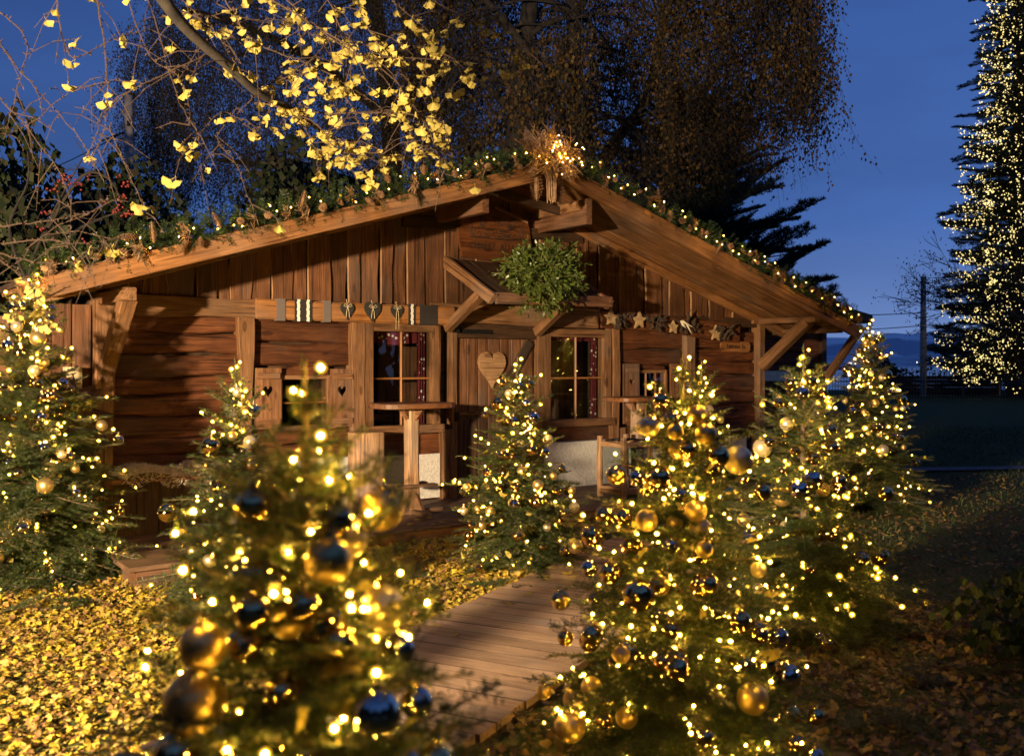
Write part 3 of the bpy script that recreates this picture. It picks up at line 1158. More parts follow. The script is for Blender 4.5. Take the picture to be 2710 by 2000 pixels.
wk = empty('walkway', Matrix.Identity(4))
tag(wk, kind='structure')
wd = Vector((.456, .89, 0)).normalized()
wnx = Vector((wd.y, -wd.x, 0))
w0 = Vector((-.25, 6.02, 0))
wlen0, wlen1, pw = -4.6, 2.4, .142
k = 0
t = wlen0
shared = [plank_mesh('walkway_plank', 1.10, pw - .006, .035, M['walk'], seed=900 + i, wob=.0006, seg=3, bev=.001, edge=M['dark']) for i in range(6)]
while t < wlen1:
    o = link('walkway_plank', shared[k % 6], wk)
    c = w0 + wd * (t + pw / 2) + wnx * (.55 + rw.uniform(-.012, .012)) + Vector((0, 0, .045 + rw.uniform(-.0007, .0007)))
    o.matrix_basis = frame(c, wnx + wd * rw.uniform(-.01, .01), (0, 0, 1))
    t += pw
    k += 1
for q in (.02, 1.08):
    plank('walkway_edge', wk, w0 + wd * wlen0 + wnx * q + Vector((0, 0, .012)), w0 + wd * wlen1 + wnx * q + Vector((0, 0, .012)), wnx, .03, .03, M['dark'])

# ------------------------------------------------------------------ things on and before the wall
# board wrapped with felt and lace, with three slate hearts hung on it
bd = empty('trim_board', H @ Matrix.Translation((-1.70, -.12, 2.055)), 'long half-round orange board over the big left window, wrapped with felt bands', 'board')
me = plank_mesh('trim_board', 2.16, .19, .05, M['plate'], wob=.006, seg=16, bev=.02, seed=5)
o = link('board', me, bd)
o.matrix_basis = frame((0, 0, 0), (1, 0, 0), (0, -1, 0))


def band(s0, s1, mat, label, laces=()):
    t = empty('felt_band', H @ Matrix.Translation(((s0 + s1) / 2, -.12, 2.055)), label, 'felt band', 'felt bands on the trim board')
    w = s1 - s0
    mb = MB()
    mb.box((0, 0, 0), (w, .064, .206))
    mb.build('cloth', M[mat], t)
    for q in laces:
        mb = MB()
        for j in range(10):
            mb.box((q * w / 2 + .003 * math.sin(j * 2.2), -.035, -.093 + j * .0207), (.026, .008, .0207))
        mb.build('lace_strip', M['lace'], t)
    return t


band(-2.59, -2.505, 'felt', 'plain grey felt band nearest the left end of the trim board')
band(-2.41, -2.235, 'felt_dark', 'wide dark felt band with two white lace strips', (-.6, .5))
band(-2.115, -2.04, 'felt', 'plain grey felt band between the lace band and the first slate heart')
band(-1.18, -1.10, 'felt_dark', 'narrow dark felt band with one white lace strip', (0,))
band(-1.045, -.835, 'felt_dark', 'widest dark felt band without lace by the right end of the trim board')
for s0, w, lb in ((-1.875, .145, 'slate heart with tan bow, the first after the grey felt bands'), (-1.60, .185, 'largest slate heart with tan bow, the middle of three'),
                  (-1.325, .14, 'slate heart with the longest hanging string, beside the narrow lace band')):
    t = empty('slate_heart', H @ Matrix.Translation((s0, -.165, 2.06)), lb, 'heart', 'slate hearts on the trim board')
    mb = MB()
    mb.prism(heart(w, w * 1.12), -.006, .006)
    mb.build('slate', M['slate'], t)
    mb = MB()
    for q in (-1, 1):
        mb.tube([(0, -.014, .05), (q * .03, -.018, .075), (q * .045, -.018, .055), (q * .02, -.016, .045), (0, -.014, .05)], .0035, 4)
        mb.tube([(0, -.014, .05), (q * .012, -.016, 0), (q * .018, -.014, -.06 - (.1 if w == .14 else 0))], .003, 4)
    mb.tube([(0, -.012, .05), (.0, .02, .12)], .003, 4)
    mb.build('bow', M['string'], t)

# carved gable sign
sg = empty('carved_sign', H @ Matrix.Translation((-.07, -.10, 2.90)), 'dark carved wooden sign with two animals and a pot under the ridge', 'sign')
SGX, SGZ = -.07, 2.90


def sp(x, y):
    """carving sheet -> sign plane"""
    return (-.555 + .00121 * (x - 250) - SGX, 2.80 - .00099 * (y - .049 * (x - 600) - 867) - SGZ)


up = [(268, 485), (650, 395), (1000, 520), (1038, 660), (292, 628), (275, 600)]
lo = [(292, 632), (1032, 664), (1050, 800), (1020, 930), (830, 1020), (700, 1012), (290, 958), (262, 780), (246, 655)]
for poly in (up, lo):
    mb = MB()
    mb.prism([sp(*p) for p in poly], -.02, .02)
    me = mb.mesh('sign_board', M['sign'])
    link('sign_board', me, sg)
mb = MB()
strokes = [[(480, 545), (478, 520), (500, 530), (538, 545), (536, 565), (515, 572), (532, 590), (556, 576)], [(480, 545), (482, 622)], [(520, 590), (540, 648)],
           [(484, 590), (522, 615)], [(484, 604), (526, 630)], [(484, 618), (530, 645)],
           [(540, 648), (590, 658), (625, 652), (640, 660), (655, 672)], [(535, 664), (630, 670)], [(482, 622), (425, 665), (412, 712), (428, 738), (578, 744)],
           [(442, 722), (450, 692), (480, 680), (490, 705), (465, 728), (500, 730)], [(508, 672), (532, 715), (552, 742)], [(535, 682), (548, 712), (572, 740)],
           [(425, 728), (388, 702), (392, 640), (398, 600), (385, 565), (352, 540)], [(415, 740), (374, 708), (380, 640), (384, 604)]]
mir = [[(1330 - x, y + 18) for x, y in st_] for st_ in strokes]
mir[6] = [(792, 664), (740, 672), (715, 662), (696, 668)]
mir[7] = [(800, 680), (705, 678)]
strokes += mir
strokes += [[(612, 688), (640, 738), (668, 753), (718, 755), (742, 735), (752, 702), (612, 688)], [(748, 706), (800, 710), (794, 726), (745, 722)],
            [(660, 715), (690, 740), (700, 715)], [(672, 735), (705, 725)],
            [(640, 480), (634, 520), (646, 560), (640, 604)], [(668, 476), (662, 520), (674, 570), (668, 612)], [(696, 492), (690, 535), (702, 580), (706, 616)],
            [(365, 742), (960, 778)], [(650, 662), (660, 672), (650, 684)], [(702, 660), (694, 672), (706, 682)]]
for stt in strokes:
    pts = [sp(*p) for p in stt]
    mb.tube([(p[0], -.0205, p[1]) for p in pts], .0042, 4)
mb.build('carving', M['carve'], sg)
plank('sign_batten', sg, (sp(640, 410)[0], -.03, sp(640, 410)[1]), (sp(1000, 555)[0], -.03, sp(1000, 555)[1]), (0, -1, 0), .032, .02, M['shut'])


def text(body, size, parent, loc, mat, ext=.002, squeeze=1.0):
    c = bpy.data.curves.new('lettering', 'FONT')
    c.body = body
    c.size = size
    c.extrude = ext
    c.align_x = 'LEFT'
    c.materials.append(mat)
    tmp = bpy.data.objects.new('tmp', c)
    COL.objects.link(tmp)
    me = bpy.data.meshes.new_from_object(tmp)
    bpy.data.objects.remove(tmp)
    o = link('lettering', me, parent)
    o.location = loc
    o.rotation_euler = (math.pi / 2, 0, 0)
    o.scale = (squeeze, 1, 1)
    return o


a = sp(356, 860)
text('CHALET  AU L', .098, sg, (a[0], -.0215, a[1] - .004), M['carve'], squeeze=.98)
# address plate
ad = empty('address_plate', H @ Matrix.Translation((3.855, -.075, 1.785)), 'small orange wooden plate reading Talstrasse 1a on the right log wall', 'sign')
mb = MB()
w, h, c = .285, .068, .03
mb.prism([(-w + c, -h), (w - c, -h), (w, -h + c), (w, h - c), (w - c, h), (-w + c, h), (-w, h - c), (-w, -h + c)], -.015, .012)
mb.build('plate', M['plate'], ad)
text('Talstrasse  1a', .085, ad, (-.19, -.017, -.024), M['carve'], squeeze=.78)

# driftwood plank with cut stars, bark and an antler
dp = empty('driftwood_plank', H @ Matrix.Translation((2.70, -.085, 2.03)), 'rough slab plank above the right windows carrying cut stars', 'plank')
plank('plank', dp, (-1.22, 0, .06), (1.22, 0, -.06), (0, -1, 0), .22, .035, M['log'], wob=.03, seg=18)


def star(n, R, r, seed):
    q = random.Random(seed)
    return [((R if i % 2 == 0 else r) * q.uniform(.85, 1.12) * math.cos(math.pi * i / n + .3), (R if i % 2 == 0 else r) * q.uniform(.85, 1.12) * math.sin(math.pi * i / n + .3)) for i in range(2 * n)]


for s0, z0, R, lb in ((1.58, 2.10, .11, 'pale cut wooden star next to the door roof, hung over the right big window'), (2.04, 2.085, .115, 'cut wooden star with knobbly bark below it, above the small right window'),
                      (2.62, 2.015, .09, 'brownish cut wooden star tucked behind the antler'), (3.40, 1.955, .115, 'pale cut wooden star by the far end of the slab, nearest the address plate')):
    t = empty('wooden_star', H @ Matrix.Translation((s0, -.145, z0)), lb, 'star', 'cut wooden stars on the slab plank')
    mb = MB()
    mb.prism(star(5, R, R * .5, int(s0 * 100)), -.016, .016)
    mb.build('star', M['star'], t)
rk = random.Random(4)
for s0, z0, L, lb in ((1.76, 2.08, .25, 'lump of rough bark between the first two wooden stars'), (2.3, 2.05, .3, 'long dark root piece in the middle of the slab plank'), (2.92, 2.03, .34, 'tangled dark root behind the pale antler'), (3.56, 1.965, .26, 'rough dark bark lump right beside the last wooden star')):
    mb = MB()
    for j in range(16):
        p = Vector((rk.uniform(-L / 2, L / 2), rk.uniform(-.03, .03), rk.uniform(-.07, .07)))
        pts = [p]
        for q in range(3):
            p = p + Vector((rk.uniform(-.06, .06), rk.uniform(-.03, .02), rk.uniform(-.05, .05)))
            pts.append(p)
        mb.tube(pts, [rk.uniform(.012, .03), rk.uniform(.015, .03), rk.uniform(.01, .02), .005], 5)
    o = mb.build('bark_piece', M['barkstar'])
    o.matrix_basis = H @ Matrix.Translation((s0, -.15, z0))
    tag(o, lb, 'bark', 'bark pieces on the slab plank')
mb = MB()
mb.tube([(-.09, 0, .05), (-.03, -.02, .02), (.04, -.03, -.01), (.11, -.03, -.03)], [.02, .014, .009, .003], 6)
mb.tube([(-.03, -.02, .02), (.0, -.04, -.05), (.03, -.05, -.11)], [.013, .009, .003], 6)
mb.tube([(-.1, 0, .06), (-.08, -.01, .0), (-.05, -.03, -.03)], [.02, .018, .006], 6)
o = mb.build('antler', M['antler'], smooth=True)
o.matrix_basis = H @ Matrix.Translation((2.82, -.19, 2.04))
tag(o, 'small pale forked antler among dark roots above the right shutters', 'antler')

# stump, bar tables, lantern
def stump(s, e, r, z0, z1, label):
    mb = MB()
    q = random.Random(int(r * 1000))
    n = 20
    ph = q.uniform(0, 6)
    V = []
    for zz, k_ in ((z0, 1.06), (z0 + .1, 1.0), ((z0 + z1) / 2, .97), (z1 - .01, .98), (z1, .95)):
        for i in range(n):
            a = 2 * math.pi * i / n
            rr = r * k_ * (1 + .05 * math.sin(3 * a + ph) + .03 * math.sin(7 * a))
            V.append((zz - z0, rr * math.cos(a), rr * math.sin(a)))
    Fc = []
    for j in range(4):
        for i in range(n):
            a, b = j * n + i, j * n + (i + 1) % n
            Fc.append((a, a + n, b + n, b))
    Fc.append(tuple(range(4 * n, 5 * n)))
    mb.add(V, Fc)
    o = mb.build('log_stump', M['pale'])
    o.matrix_basis = H @ frame((s, -e, z0), (0, 0, 1), (0, 1, 0))
    tag(o, label, 'log')
    return o


stump(-1.80, .42, .175, DECK, .90, 'thick upright pale log stump below the big left window')


def bar_table(s, e, label, seed):
    t = empty('bar_table', H @ Matrix.Translation((s, -e, DECK)), label, 'bar table', 'rustic bar tables on the deck')
    n = 26
    mb = MB()
    pts = [(math.copysign(abs(math.cos(2 * math.pi * i / n)) ** .55, math.cos(2 * math.pi * i / n)) * .40, math.copysign(abs(math.sin(2 * math.pi * i / n)) ** .55, math.sin(2 * math.pi * i / n)) * .28) for i in range(n)]
    V = [(p[0] * k_, p[1] * k_, z_) for (k_, z_) in ((.97, 1.0), (1, 1.006), (1, 1.042), (.975, 1.05)) for p in pts]
    Fc = [(j * n + i, j * n + (i + 1) % n, (j + 1) * n + (i + 1) % n, (j + 1) * n + i) for j in range(3) for i in range(n)]
    Fc += [tuple(range(n - 1, -1, -1)), tuple(range(3 * n, 4 * n))]
    mb.add(V, Fc)
    mb.build('table_top', M['table'], t)
    plank('post', t, (0, 0, 0), (0, 0, 1.0), (0, -1, 0), .125, .125, M['pale'], wob=.007, seg=8, bev=.025)
    for ang in (0, math.pi / 2, math.pi, 3 * math.pi / 2):
        for (z0, dz) in ((.985, -1), (.03, 1)):
            mb = MB()
            L = .11 if dz < 0 else .19
            tri = [(.055, z0), (.055 + .09, z0), (.055, z0 + dz * L)]
            mb.prism(tri, -.022, .022)
            o = mb.build('bracket', M['shut'], t)
            o.rotation_euler = (0, 0, ang + .4)
    plank('foot', t, (-.32, 0, .02), (.32, 0, .02), (0, 0, 1), .10, .04, M['deck'])
    plank('foot', t, (0, -.28, .024), (0, .28, .024), (0, 0, 1), .10, .04, M['deck'])
    plank('footrest', t, (-.21, -.09, .27), (.21, -.09, .27), (0, 0, 1), .09, .025, M['deck'])
    plank('footrest', t, (-.21, .09, .27), (.21, .09, .27), (0, 0, 1), .09, .025, M['deck'])
    return t


bar_table(-1.49, .75, 'rustic bar table with oval top beside the thick log stump', 1)
bar_table(1.46, .72, 'rustic bar table with oval top behind the tall wooden lantern', 2)
ln = empty('wooden_lantern', H @ Matrix.Translation((.97, -1.05, DECK)), 'tall pale wooden lantern with glass sides on the deck', 'lantern')
hs, hh = .19, .64
for a in (-1, 1):
    for b in (-1, 1):
        plank('corner_post', ln, (a * hs, b * hs, 0), (a * hs, b * hs, hh + rw.uniform(0, .03)), (0, -1, 0), .055, .055, M['pale'], wob=.006, seg=6, bev=.01)
for z0 in (.085, .565):
    for a in (-1, 1):
        plank('rail', ln, (-hs + .03, a * hs, z0), (hs - .03, a * hs, z0), (0, -1, 0), .055, .04, M['pale'], wob=.004)
        plank('rail', ln, (a * hs, -hs + .03, z0), (a * hs, hs - .03, z0), (1, 0, 0), .055, .04, M['pale'], wob=.004)
for a in (-1, 1):
    mb = MB()
    mb.box((0, a * hs * .96, .325), (2 * hs - .05, .005, .43))
    mb.build('glass_side', M['glass'], ln)
    mb = MB()
    mb.box((a * hs * .96, 0, .325), (.005, 2 * hs - .05, .43))
    mb.build('glass_side', M['glass'], ln)
plank('bottom_board', ln, (-hs, 0, .05), (hs, 0, .05), (0, 0, 1), .34, .02, M['pale'])
mb = MB()
mb.lathe([(.04, .06), (.04, .2), (.036, .205)], 14)
mb.build('candle', M['wax'], ln, smooth=True)
mb = MB()
for q in (-.1, 0, .1):
    mb.tube([(-hs, q, .605), (0, q + .02, .612), (hs, q, .605)], .007, 5)
mb.build('handle', M['iron'], ln)

# brown metal star lamp and the cream box at the left corner
mb = MB()
q = random.Random(8)
for i in range(11):
    a = 2 * math.pi * i / 11 + .2
    for b in (-.6, .5):
        d = Vector((math.cos(a) * math.cos(b), math.sin(b) * .8, math.sin(a) * math.cos(b)))
        u = d.orthogonal().normalized()
        w = d.cross(u)
        base = [d * .17 + (u * x + w * y) * .12 for x, y in ((-1, -1), (1, -1), (1, 1), (-1, 1))]
        mb.add(base + [d * .52], [(0, 1, 4), (1, 2, 4), (2, 3, 4), (3, 0, 4)])
mb.lathe([(.05, -.2), (.2, -.1), (.22, .05), (.12, .18)], 10)
o = mb.build('star_lamp', M['brown_metal'])
o.matrix_basis = H @ Matrix.Translation((-4.52, -.28, 1.05))
tag(o, 'dark brown metal star with long points by the left corner post', 'star')
mb = MB()
mb.box((0, 0, 0), (.13, .1, .32))
mb.box((0, -.055, .02), (.10, .012, .22))
o = mb.build('cable_box', M['cream'])
o.matrix_basis = H @ Matrix.Translation((-4.34, -.06, 1.36))
tag(o, 'cream coloured cable box on the boards beside the left corner post', 'box')
# ------------------------------------------------------------------ fir branches (shared meshes)
def norm(a):
    return a / np.maximum(np.linalg.norm(a, axis=-1, keepdims=True), 1e-9)


def needles(p0, p1, dens, ln, wd, r, low=-25, high=205):
    """needles along the straight piece p0-p1"""
    L = np.linalg.norm(p1 - p0)
    n = max(2, int(L * dens))
    t = r.uniform(0, 1, n)[:, None]
    base = p0 + (p1 - p0) * t
    T = norm(p1 - p0)[None, :]
    up = np.array([0, 0, 1.0]) if abs(T[0, 2]) < .9 else np.array([1.0, 0, 0])
    S = norm(np.cross(T[0], up))[None, :]
    U = np.cross(S, T)
    th = np.radians(np.where(r.uniform(0, 1, n) < .55, np.where(r.uniform(0, 1, n) < .5, r.normal(8, 16, n), r.normal(172, 16, n)), r.uniform(low, high, n)))[:, None]
    d = norm(T * r.uniform(.35, .75, (n, 1)) + (S * np.cos(th) + U * np.sin(th)) * .85)
    l = (ln * r.uniform(.75, 1.15, (n, 1)))
    w = norm(np.cross(d, r.normal(0, 1, (n, 3)) * .6 + U)) * wd
    mid = base + d * l * .45
    V = np.stack([base, mid + w, base + d * l, mid - w], 1)
    return V.reshape(-1, 3)


def fir_branch(L, seed, dens=430, ln=.024, wd=.0017, sub=True):
    r = np.random.RandomState(seed)
    quads, stem = [], MB()

    def shoot(p0, d, l, rad, up):
        k = 4
        pts = [p0 + d * l * i / k + np.array([0, 0, up * l]) * (i / k) ** 2 for i in range(k + 1)]
        for i in range(k):
            quads.append(needles(pts[i], pts[i + 1], dens, ln * (1 if i < k - 1 else .85), wd, r))
        stem.tube([tuple(p) for p in pts], [rad * (1 - .7 * i / k) for i in range(k + 1)], 4, 1, False)
        return lambda u: p0 + d * l * u + np.array([0, 0, up * l]) * u * u

    main = shoot(np.zeros(3), np.array([1.0, 0, 0]), L, .0035 + .006 * L, .05)
    x = .13 * L
    side = 1
    while x < .97 * L:
        for sg in ((1, -1) if r.uniform() < .75 else (side,)):
            a = math.radians(r.uniform(42, 58))
            l = max(.045, (L - x) * .58 * r.uniform(.7, 1.12))
            d = norm(np.array([math.cos(a), sg * math.sin(a), r.uniform(-.12, .12)]))
            f = shoot(main(x / L), d, l, .0016 + .003 * l, r.uniform(-.12, .05))
            if sub and l > .11:
                y = .03
                while y < l - .02:
                    for s2 in (1, -1):
                        a2 = a * sg + s2 * math.radians(r.uniform(38, 55))
                        l2 = max(.03, (l - y) * .5 * r.uniform(.7, 1.1))
                        shoot(f(y / l), norm(np.array([math.cos(a2), math.sin(a2), r.uniform(-.15, .1)])), l2, .0012, -.05)
                    y += .05
            side = -side
        x += r.uniform(.034, .052) if L < .9 else L * .05
    Q = np.concatenate(quads)
    nq = len(Q) // 4
    SV = np.array(stem.v)
    V = np.concatenate([Q, SV])
    Fq = np.arange(nq * 4).reshape(-1, 4)
    Fs = np.array([f for f in stem.f]) + nq * 4
    return np_mesh('fir_branch', V, np.concatenate([Fq, Fs]), [M['needle'], M['shoot']], mi=np.concatenate([np.zeros(nq), np.ones(len(Fs))]))


BR = {}
for L in (.10, .17, .26, .38, .50, .62):
    BR[L] = [fir_branch(L, int(L * 1000) + i) for i in range(4 if L > .2 else 2)]
BRL = sorted(BR)


def near_len(L):
    return min(BRL, key=lambda q: abs(q - L))


def tree_trunk(parent, h, r, mat, seed=0, n=8):
    q = random.Random(seed)
    k = 9
    mb = MB()
    pts = [(q.uniform(-.004, .004) * h, q.uniform(-.004, .004) * h, -.05 + (h + .05) * i / k) for i in range(k)] + [(0, 0, h)]
    mb.tube(pts, [r * (1 - i / k) ** .8 + .0035 for i in range(k + 1)], n)
    return mb.build('trunk', mat, parent, smooth=True)


def fir_tree(x, y, h, r, seed, label, group='decorated fir trees', full=1.0):
    q = random.Random(seed)
    t = empty('fir_tree', Vector((x, y, 0)), label, 'fir tree', group)
    tree_trunk(t, h, .012 + .011 * h, M['bark'], seed)
    places = []

    def put(z, az, pitch, L, roll=0.0):
        b = near_len(L)
        me = q.choice(BR[b])
        o = link('branch', me, t)
        sc = L / b
        R_ = Matrix.Rotation(az, 4, 'Z') @ Matrix.Rotation(-pitch, 4, 'Y') @ Matrix.Rotation(roll, 4, 'X')
        o.matrix_basis = Matrix.Translation((0, 0, z)) @ R_ @ Matrix.Diagonal((sc, sc, sc, 1))
        d = R_ @ Vector((1, 0, 0))
        places.append((Vector((x, y, z)), d, L, az))

    z0, z1 = .16, h - .30
    nt = max(6, int((z1 - z0) / .088 * full))
    az0 = 0
    for i in range(nt):
        u = i / (nt - 1)
        z = z0 + (z1 - z0) * u
        R = r * (1 - z / h) ** .82 * 1.12 + .03
        nb = int((10 if u < .5 else 8) * full)
        az0 += 2.4
        for k in range(nb):
            az = az0 + 2 * math.pi * k / nb + q.uniform(-.25, .25)
            pitch = math.radians(-13 + 42 * u ** 1.6 + q.uniform(-7, 7))
            put(z + q.uniform(-.03, .03), az, pitch, R * q.uniform(.72, 1.14), q.uniform(-.35, .35))
        for k in range(5):
            put(z + .045, q.uniform(0, 6.3), math.radians(10 + 25 * u + q.uniform(-8, 8)), max(.08, R * q.uniform(.35, .55)), q.uniform(-.4, .4))
    for k in range(5):
        put(h - .24 + q.uniform(-.015, .015), k * 1.257 + q.uniform(-.2, .2), math.radians(q.uniform(28, 50)), q.uniform(.13, .20))
    for k in range(4):
        put(h - .12, k * 1.57 + .4, math.radians(60), .07)
    o = link('leader', BR[.26][seed % 4], t)
    o.matrix_basis = Matrix.Translation((0, 0, h - .25)) @ Matrix.Rotation(-math.pi / 2, 4, 'Y') @ Matrix.Diagonal((1, .25, .25, 1))
    return t, places


# ------------------------------------------------------------------ baubles, fairy lights
def sphere_mesh(name, r, mat, nu=24, nv=14):
    V, Fc = [(0, 0, r)], []
    for j in range(1, nv):
        a = math.pi * j / nv
        for i in range(nu):
            b = 2 * math.pi * i / nu
            V.append((r * math.sin(a) * math.cos(b), r * math.sin(a) * math.sin(b), r * math.cos(a)))
    V.append((0, 0, -r))
    for i in range(nu):
        Fc.append((0, 1 + i, 1 + (i + 1) % nu))
        Fc.append((len(V) - 1, 1 + (nv - 2) * nu + (i + 1) % nu, 1 + (nv - 2) * nu + i))
    for j in range(nv - 2):
        for i in range(nu):
            a, b = 1 + j * nu + i, 1 + j * nu + (i + 1) % nu
            Fc.append((a, a + nu, b + nu, b))
    me = bpy.data.meshes.new(name)
    me.from_pydata(V, [], Fc)
    me.materials.append(mat)
    me.polygons.foreach_set('use_smooth', [True] * len(me.polygons))
    me.update()
    return me


SIZES = {'small': .03, 'medium': .04, 'large': .055}
BALL, CAPM = {}, {}
for sz, rr in SIZES.items():
    for fin in ('gold', 'silver', 'matte', 'pearl'):
        BALL[sz, fin] = sphere_mesh('bauble', rr, M[fin])
    mb = MB()
    mb.lathe([(.0, rr * .97), (.008, rr * .98), (.008, rr + .008), (.003, rr + .010), (.0015, rr + .022)], 8)
    CAPM[sz] = mb.mesh('cap', M['cap'])
FIN = {'gold': 'shiny gold', 'silver': 'shiny champagne', 'matte': 'matte gold', 'pearl': 'pearly cream'}
bulb_me = None
mb = MB()
mb.add([(0, 0, 1), (.894, 0, .447), (.276, .851, .447), (-.724, .526, .447), (-.724, -.526, .447), (.276, -.851, .447),
        (.724, .526, -.447), (-.276, .851, -.447), (-.894, 0, -.447), (-.276, -.851, -.447), (.724, -.526, -.447), (0, 0, -1)],
       [(0, 1, 2), (0, 2, 3), (0, 3, 4), (0, 4, 5), (0, 5, 1), (1, 6, 2), (2, 7, 3), (3, 8, 4), (4, 9, 5), (5, 10, 1),
        (6, 7, 2), (7, 8, 3), (8, 9, 4), (9, 10, 5), (10, 6, 1), (11, 7, 6), (11, 8, 7), (11, 9, 8), (11, 10, 9), (11, 6, 10)])
ico_v, ico_f = list(mb.v), list(mb.f)


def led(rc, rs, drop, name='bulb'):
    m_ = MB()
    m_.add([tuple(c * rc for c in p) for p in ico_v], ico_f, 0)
    m_.add([tuple(c * rs for c in p) for p in ico_v], ico_f, 1)  # outer shell shaped to draw the glow around the diode
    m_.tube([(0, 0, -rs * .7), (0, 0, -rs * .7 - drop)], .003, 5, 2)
    return m_.mesh(name, [M['bulb'], M['ledhalo'], M['cable']], smooth=True)


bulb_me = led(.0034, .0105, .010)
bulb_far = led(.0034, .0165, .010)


def bauble_copy(sz, fin, loc, label, group):
    o = link('bauble', BALL[sz, fin])
    o.location = loc
    o.rotation_euler = (RND.uniform(-.15, .15), RND.uniform(-.15, .15), RND.uniform(0, 6.3))
    tag(o, label, 'bauble', group)
    link('cap', CAPM[sz], o)
    return o


def decorate(tree, places, where, nbaub, nbulb, seed, h, weights=(4, 5, 2), extra=0, y0=0):
    """WHERE names the tree in the labels"""
    q = random.Random(seed)
    tx, ty = tree.location.x, tree.location.y
    tocam = Vector((-tx, -ty, 0)).normalized()
    used = []
    tries = 0
    stuffV, made = [], []
    while len(used) < nbaub + extra and tries < 9000:
        tries += 1
        b, d, L, az = q.choice(places)
        if L < .09 or (y0 and b.z < y0):
            continue
        front = Vector((math.cos(az), math.sin(az), 0)).dot(tocam)
        if front < -.25 or q.random() > .35 + .65 * front:
            continue
        sz = q.choices(('small', 'medium', 'large'), weights)[0]
        if b.z > h * .78:
            sz = q.choices(('small', 'medium'), (2, 1))[0]
        rr = SIZES[sz]
        u = q.uniform(.6, .96) if y0 == 0 else q.uniform(.5, .85)
        p = b + d * (L * u) + Vector((0, 0, .05 * L * u * u - rr - .014))
        p += Vector((q.uniform(-.03, .03), q.uniform(-.03, .03), 0))
        if p.z < rr + .05:
            continue
        if any((p - o).length < (rr + o2) * 1.0 for o, o2 in used):
            continue
        used.append((p, rr))
        fin = q.choices(('gold', 'silver', 'matte', 'pearl'), (4.4, 1.9, 2.3, 1.2) if y0 == 0 else (4.5, .8, 3, 1))[0]
        if len(used) <= nbaub:
            made.append((bauble_copy(sz, fin, p, None, 'baubles on the ' + where), p, sz, fin))
        else:
            me = BALL[sz, fin]
            stuffV.append((me, p))
    for o, p, sz, fin in made:
        nb_ = min((m_ for m_ in made if m_[0] is not o), key=lambda m_: (m_[1] - p).length)
        zone = 'high on' if p.z > h * .68 else ('midway on' if p.z > h * .36 else 'low on')
        o['label'] = '%s %s bauble %s the %s, beside a %s %s one' % (sz, FIN[fin], zone, where, nb_[2], FIN[nb_[3]])
    if stuffV:
        bm = bmesh.new()
        mats = [M['gold'], M['silver'], M['matte'], M['pearl']]
        for me, p in stuffV:
            k0 = len(bm.verts)
            f0 = len(bm.faces)
            bm.from_mesh(me)
            bm.verts.ensure_lookup_table()
            bm.faces.ensure_lookup_table()
            for v in bm.verts[k0:]:
                v.co += p
            mi = mats.index(me.materials[0])
            for f in bm.faces[f0:]:
                f.material_index = mi
        me2 = bpy.data.meshes.new('bauble_mass')
        bm.to_mesh(me2)
        bm.free()
        for m_ in mats:
            me2.materials.append(m_)
        tag(link('bauble_mass', me2), 'many further small baubles on the ' + where, 'baubles', kind='stuff')
    # fairy lights
    s = empty('fairy_lights', Vector((tx, ty, 0)), 'warm fairy light string wound through the ' + where, 'fairy lights', 'fairy light strings on the firs')
    pts = []
    tries = 0
    Lm = max(pl_[2] for pl_ in places)
    while len(pts) < nbulb and tries < 40000:
        tries += 1
        b, d, L, az = q.choice(places)
        if q.random() > (L / Lm) ** .8:
            continue
        front = Vector((math.cos(az), math.sin(az), 0)).dot(tocam)
        if front < -.55 and q.random() < .7:
            continue
        u = q.uniform(.30, 1.0)
        p = b + d * (L * u) + Vector((q.uniform(-.03, .03), q.uniform(-.03, .03), .05 * L * u * u + q.uniform(-.02, .03)))
        if p.z < .06 or any((p - o).length < .035 for o in pts):
            continue
        pts.append(p)
    for k in range(7):
        a = k * 2.1
        pts.append(Vector((tx + .03 * math.cos(a), ty + .03 * math.sin(a), h - .27 + .042 * k)))
    for p in pts:
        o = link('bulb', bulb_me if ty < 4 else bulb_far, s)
        o.location = (p.x - tx, p.y - ty, p.z)
        o.rotation_euler = (q.uniform(-.9, .9), q.uniform(-.9, .9), 0)
        k_ = q.uniform(.7, 1.15)
        o.scale = (k_, k_, k_)
    # the cable runs round the tree from bulb to bulb
    key = sorted(pts, key=lambda p: (round((p.z) / .11), math.atan2(p.y - ty, p.x - tx) * (1 if int(round(p.z / .11)) % 2 else -1)))
    mb = MB()
    path = []
    for i, p in enumerate(key):
        if path and (p - path[-1]).length > .16:
            mid = (p + path[-1]) / 2
            c = Vector((tx, ty, mid.z))
            path.append(mid + (c - mid) * .25)
        path.append(p - Vector((0, 0, .008)))
    path = [Vector((p.x - tx, p.y - ty, p.z)) for p in path]
    mb.tube(path, .0018, 3, 0, False)
    mb.build('cable', M['cable'], s)


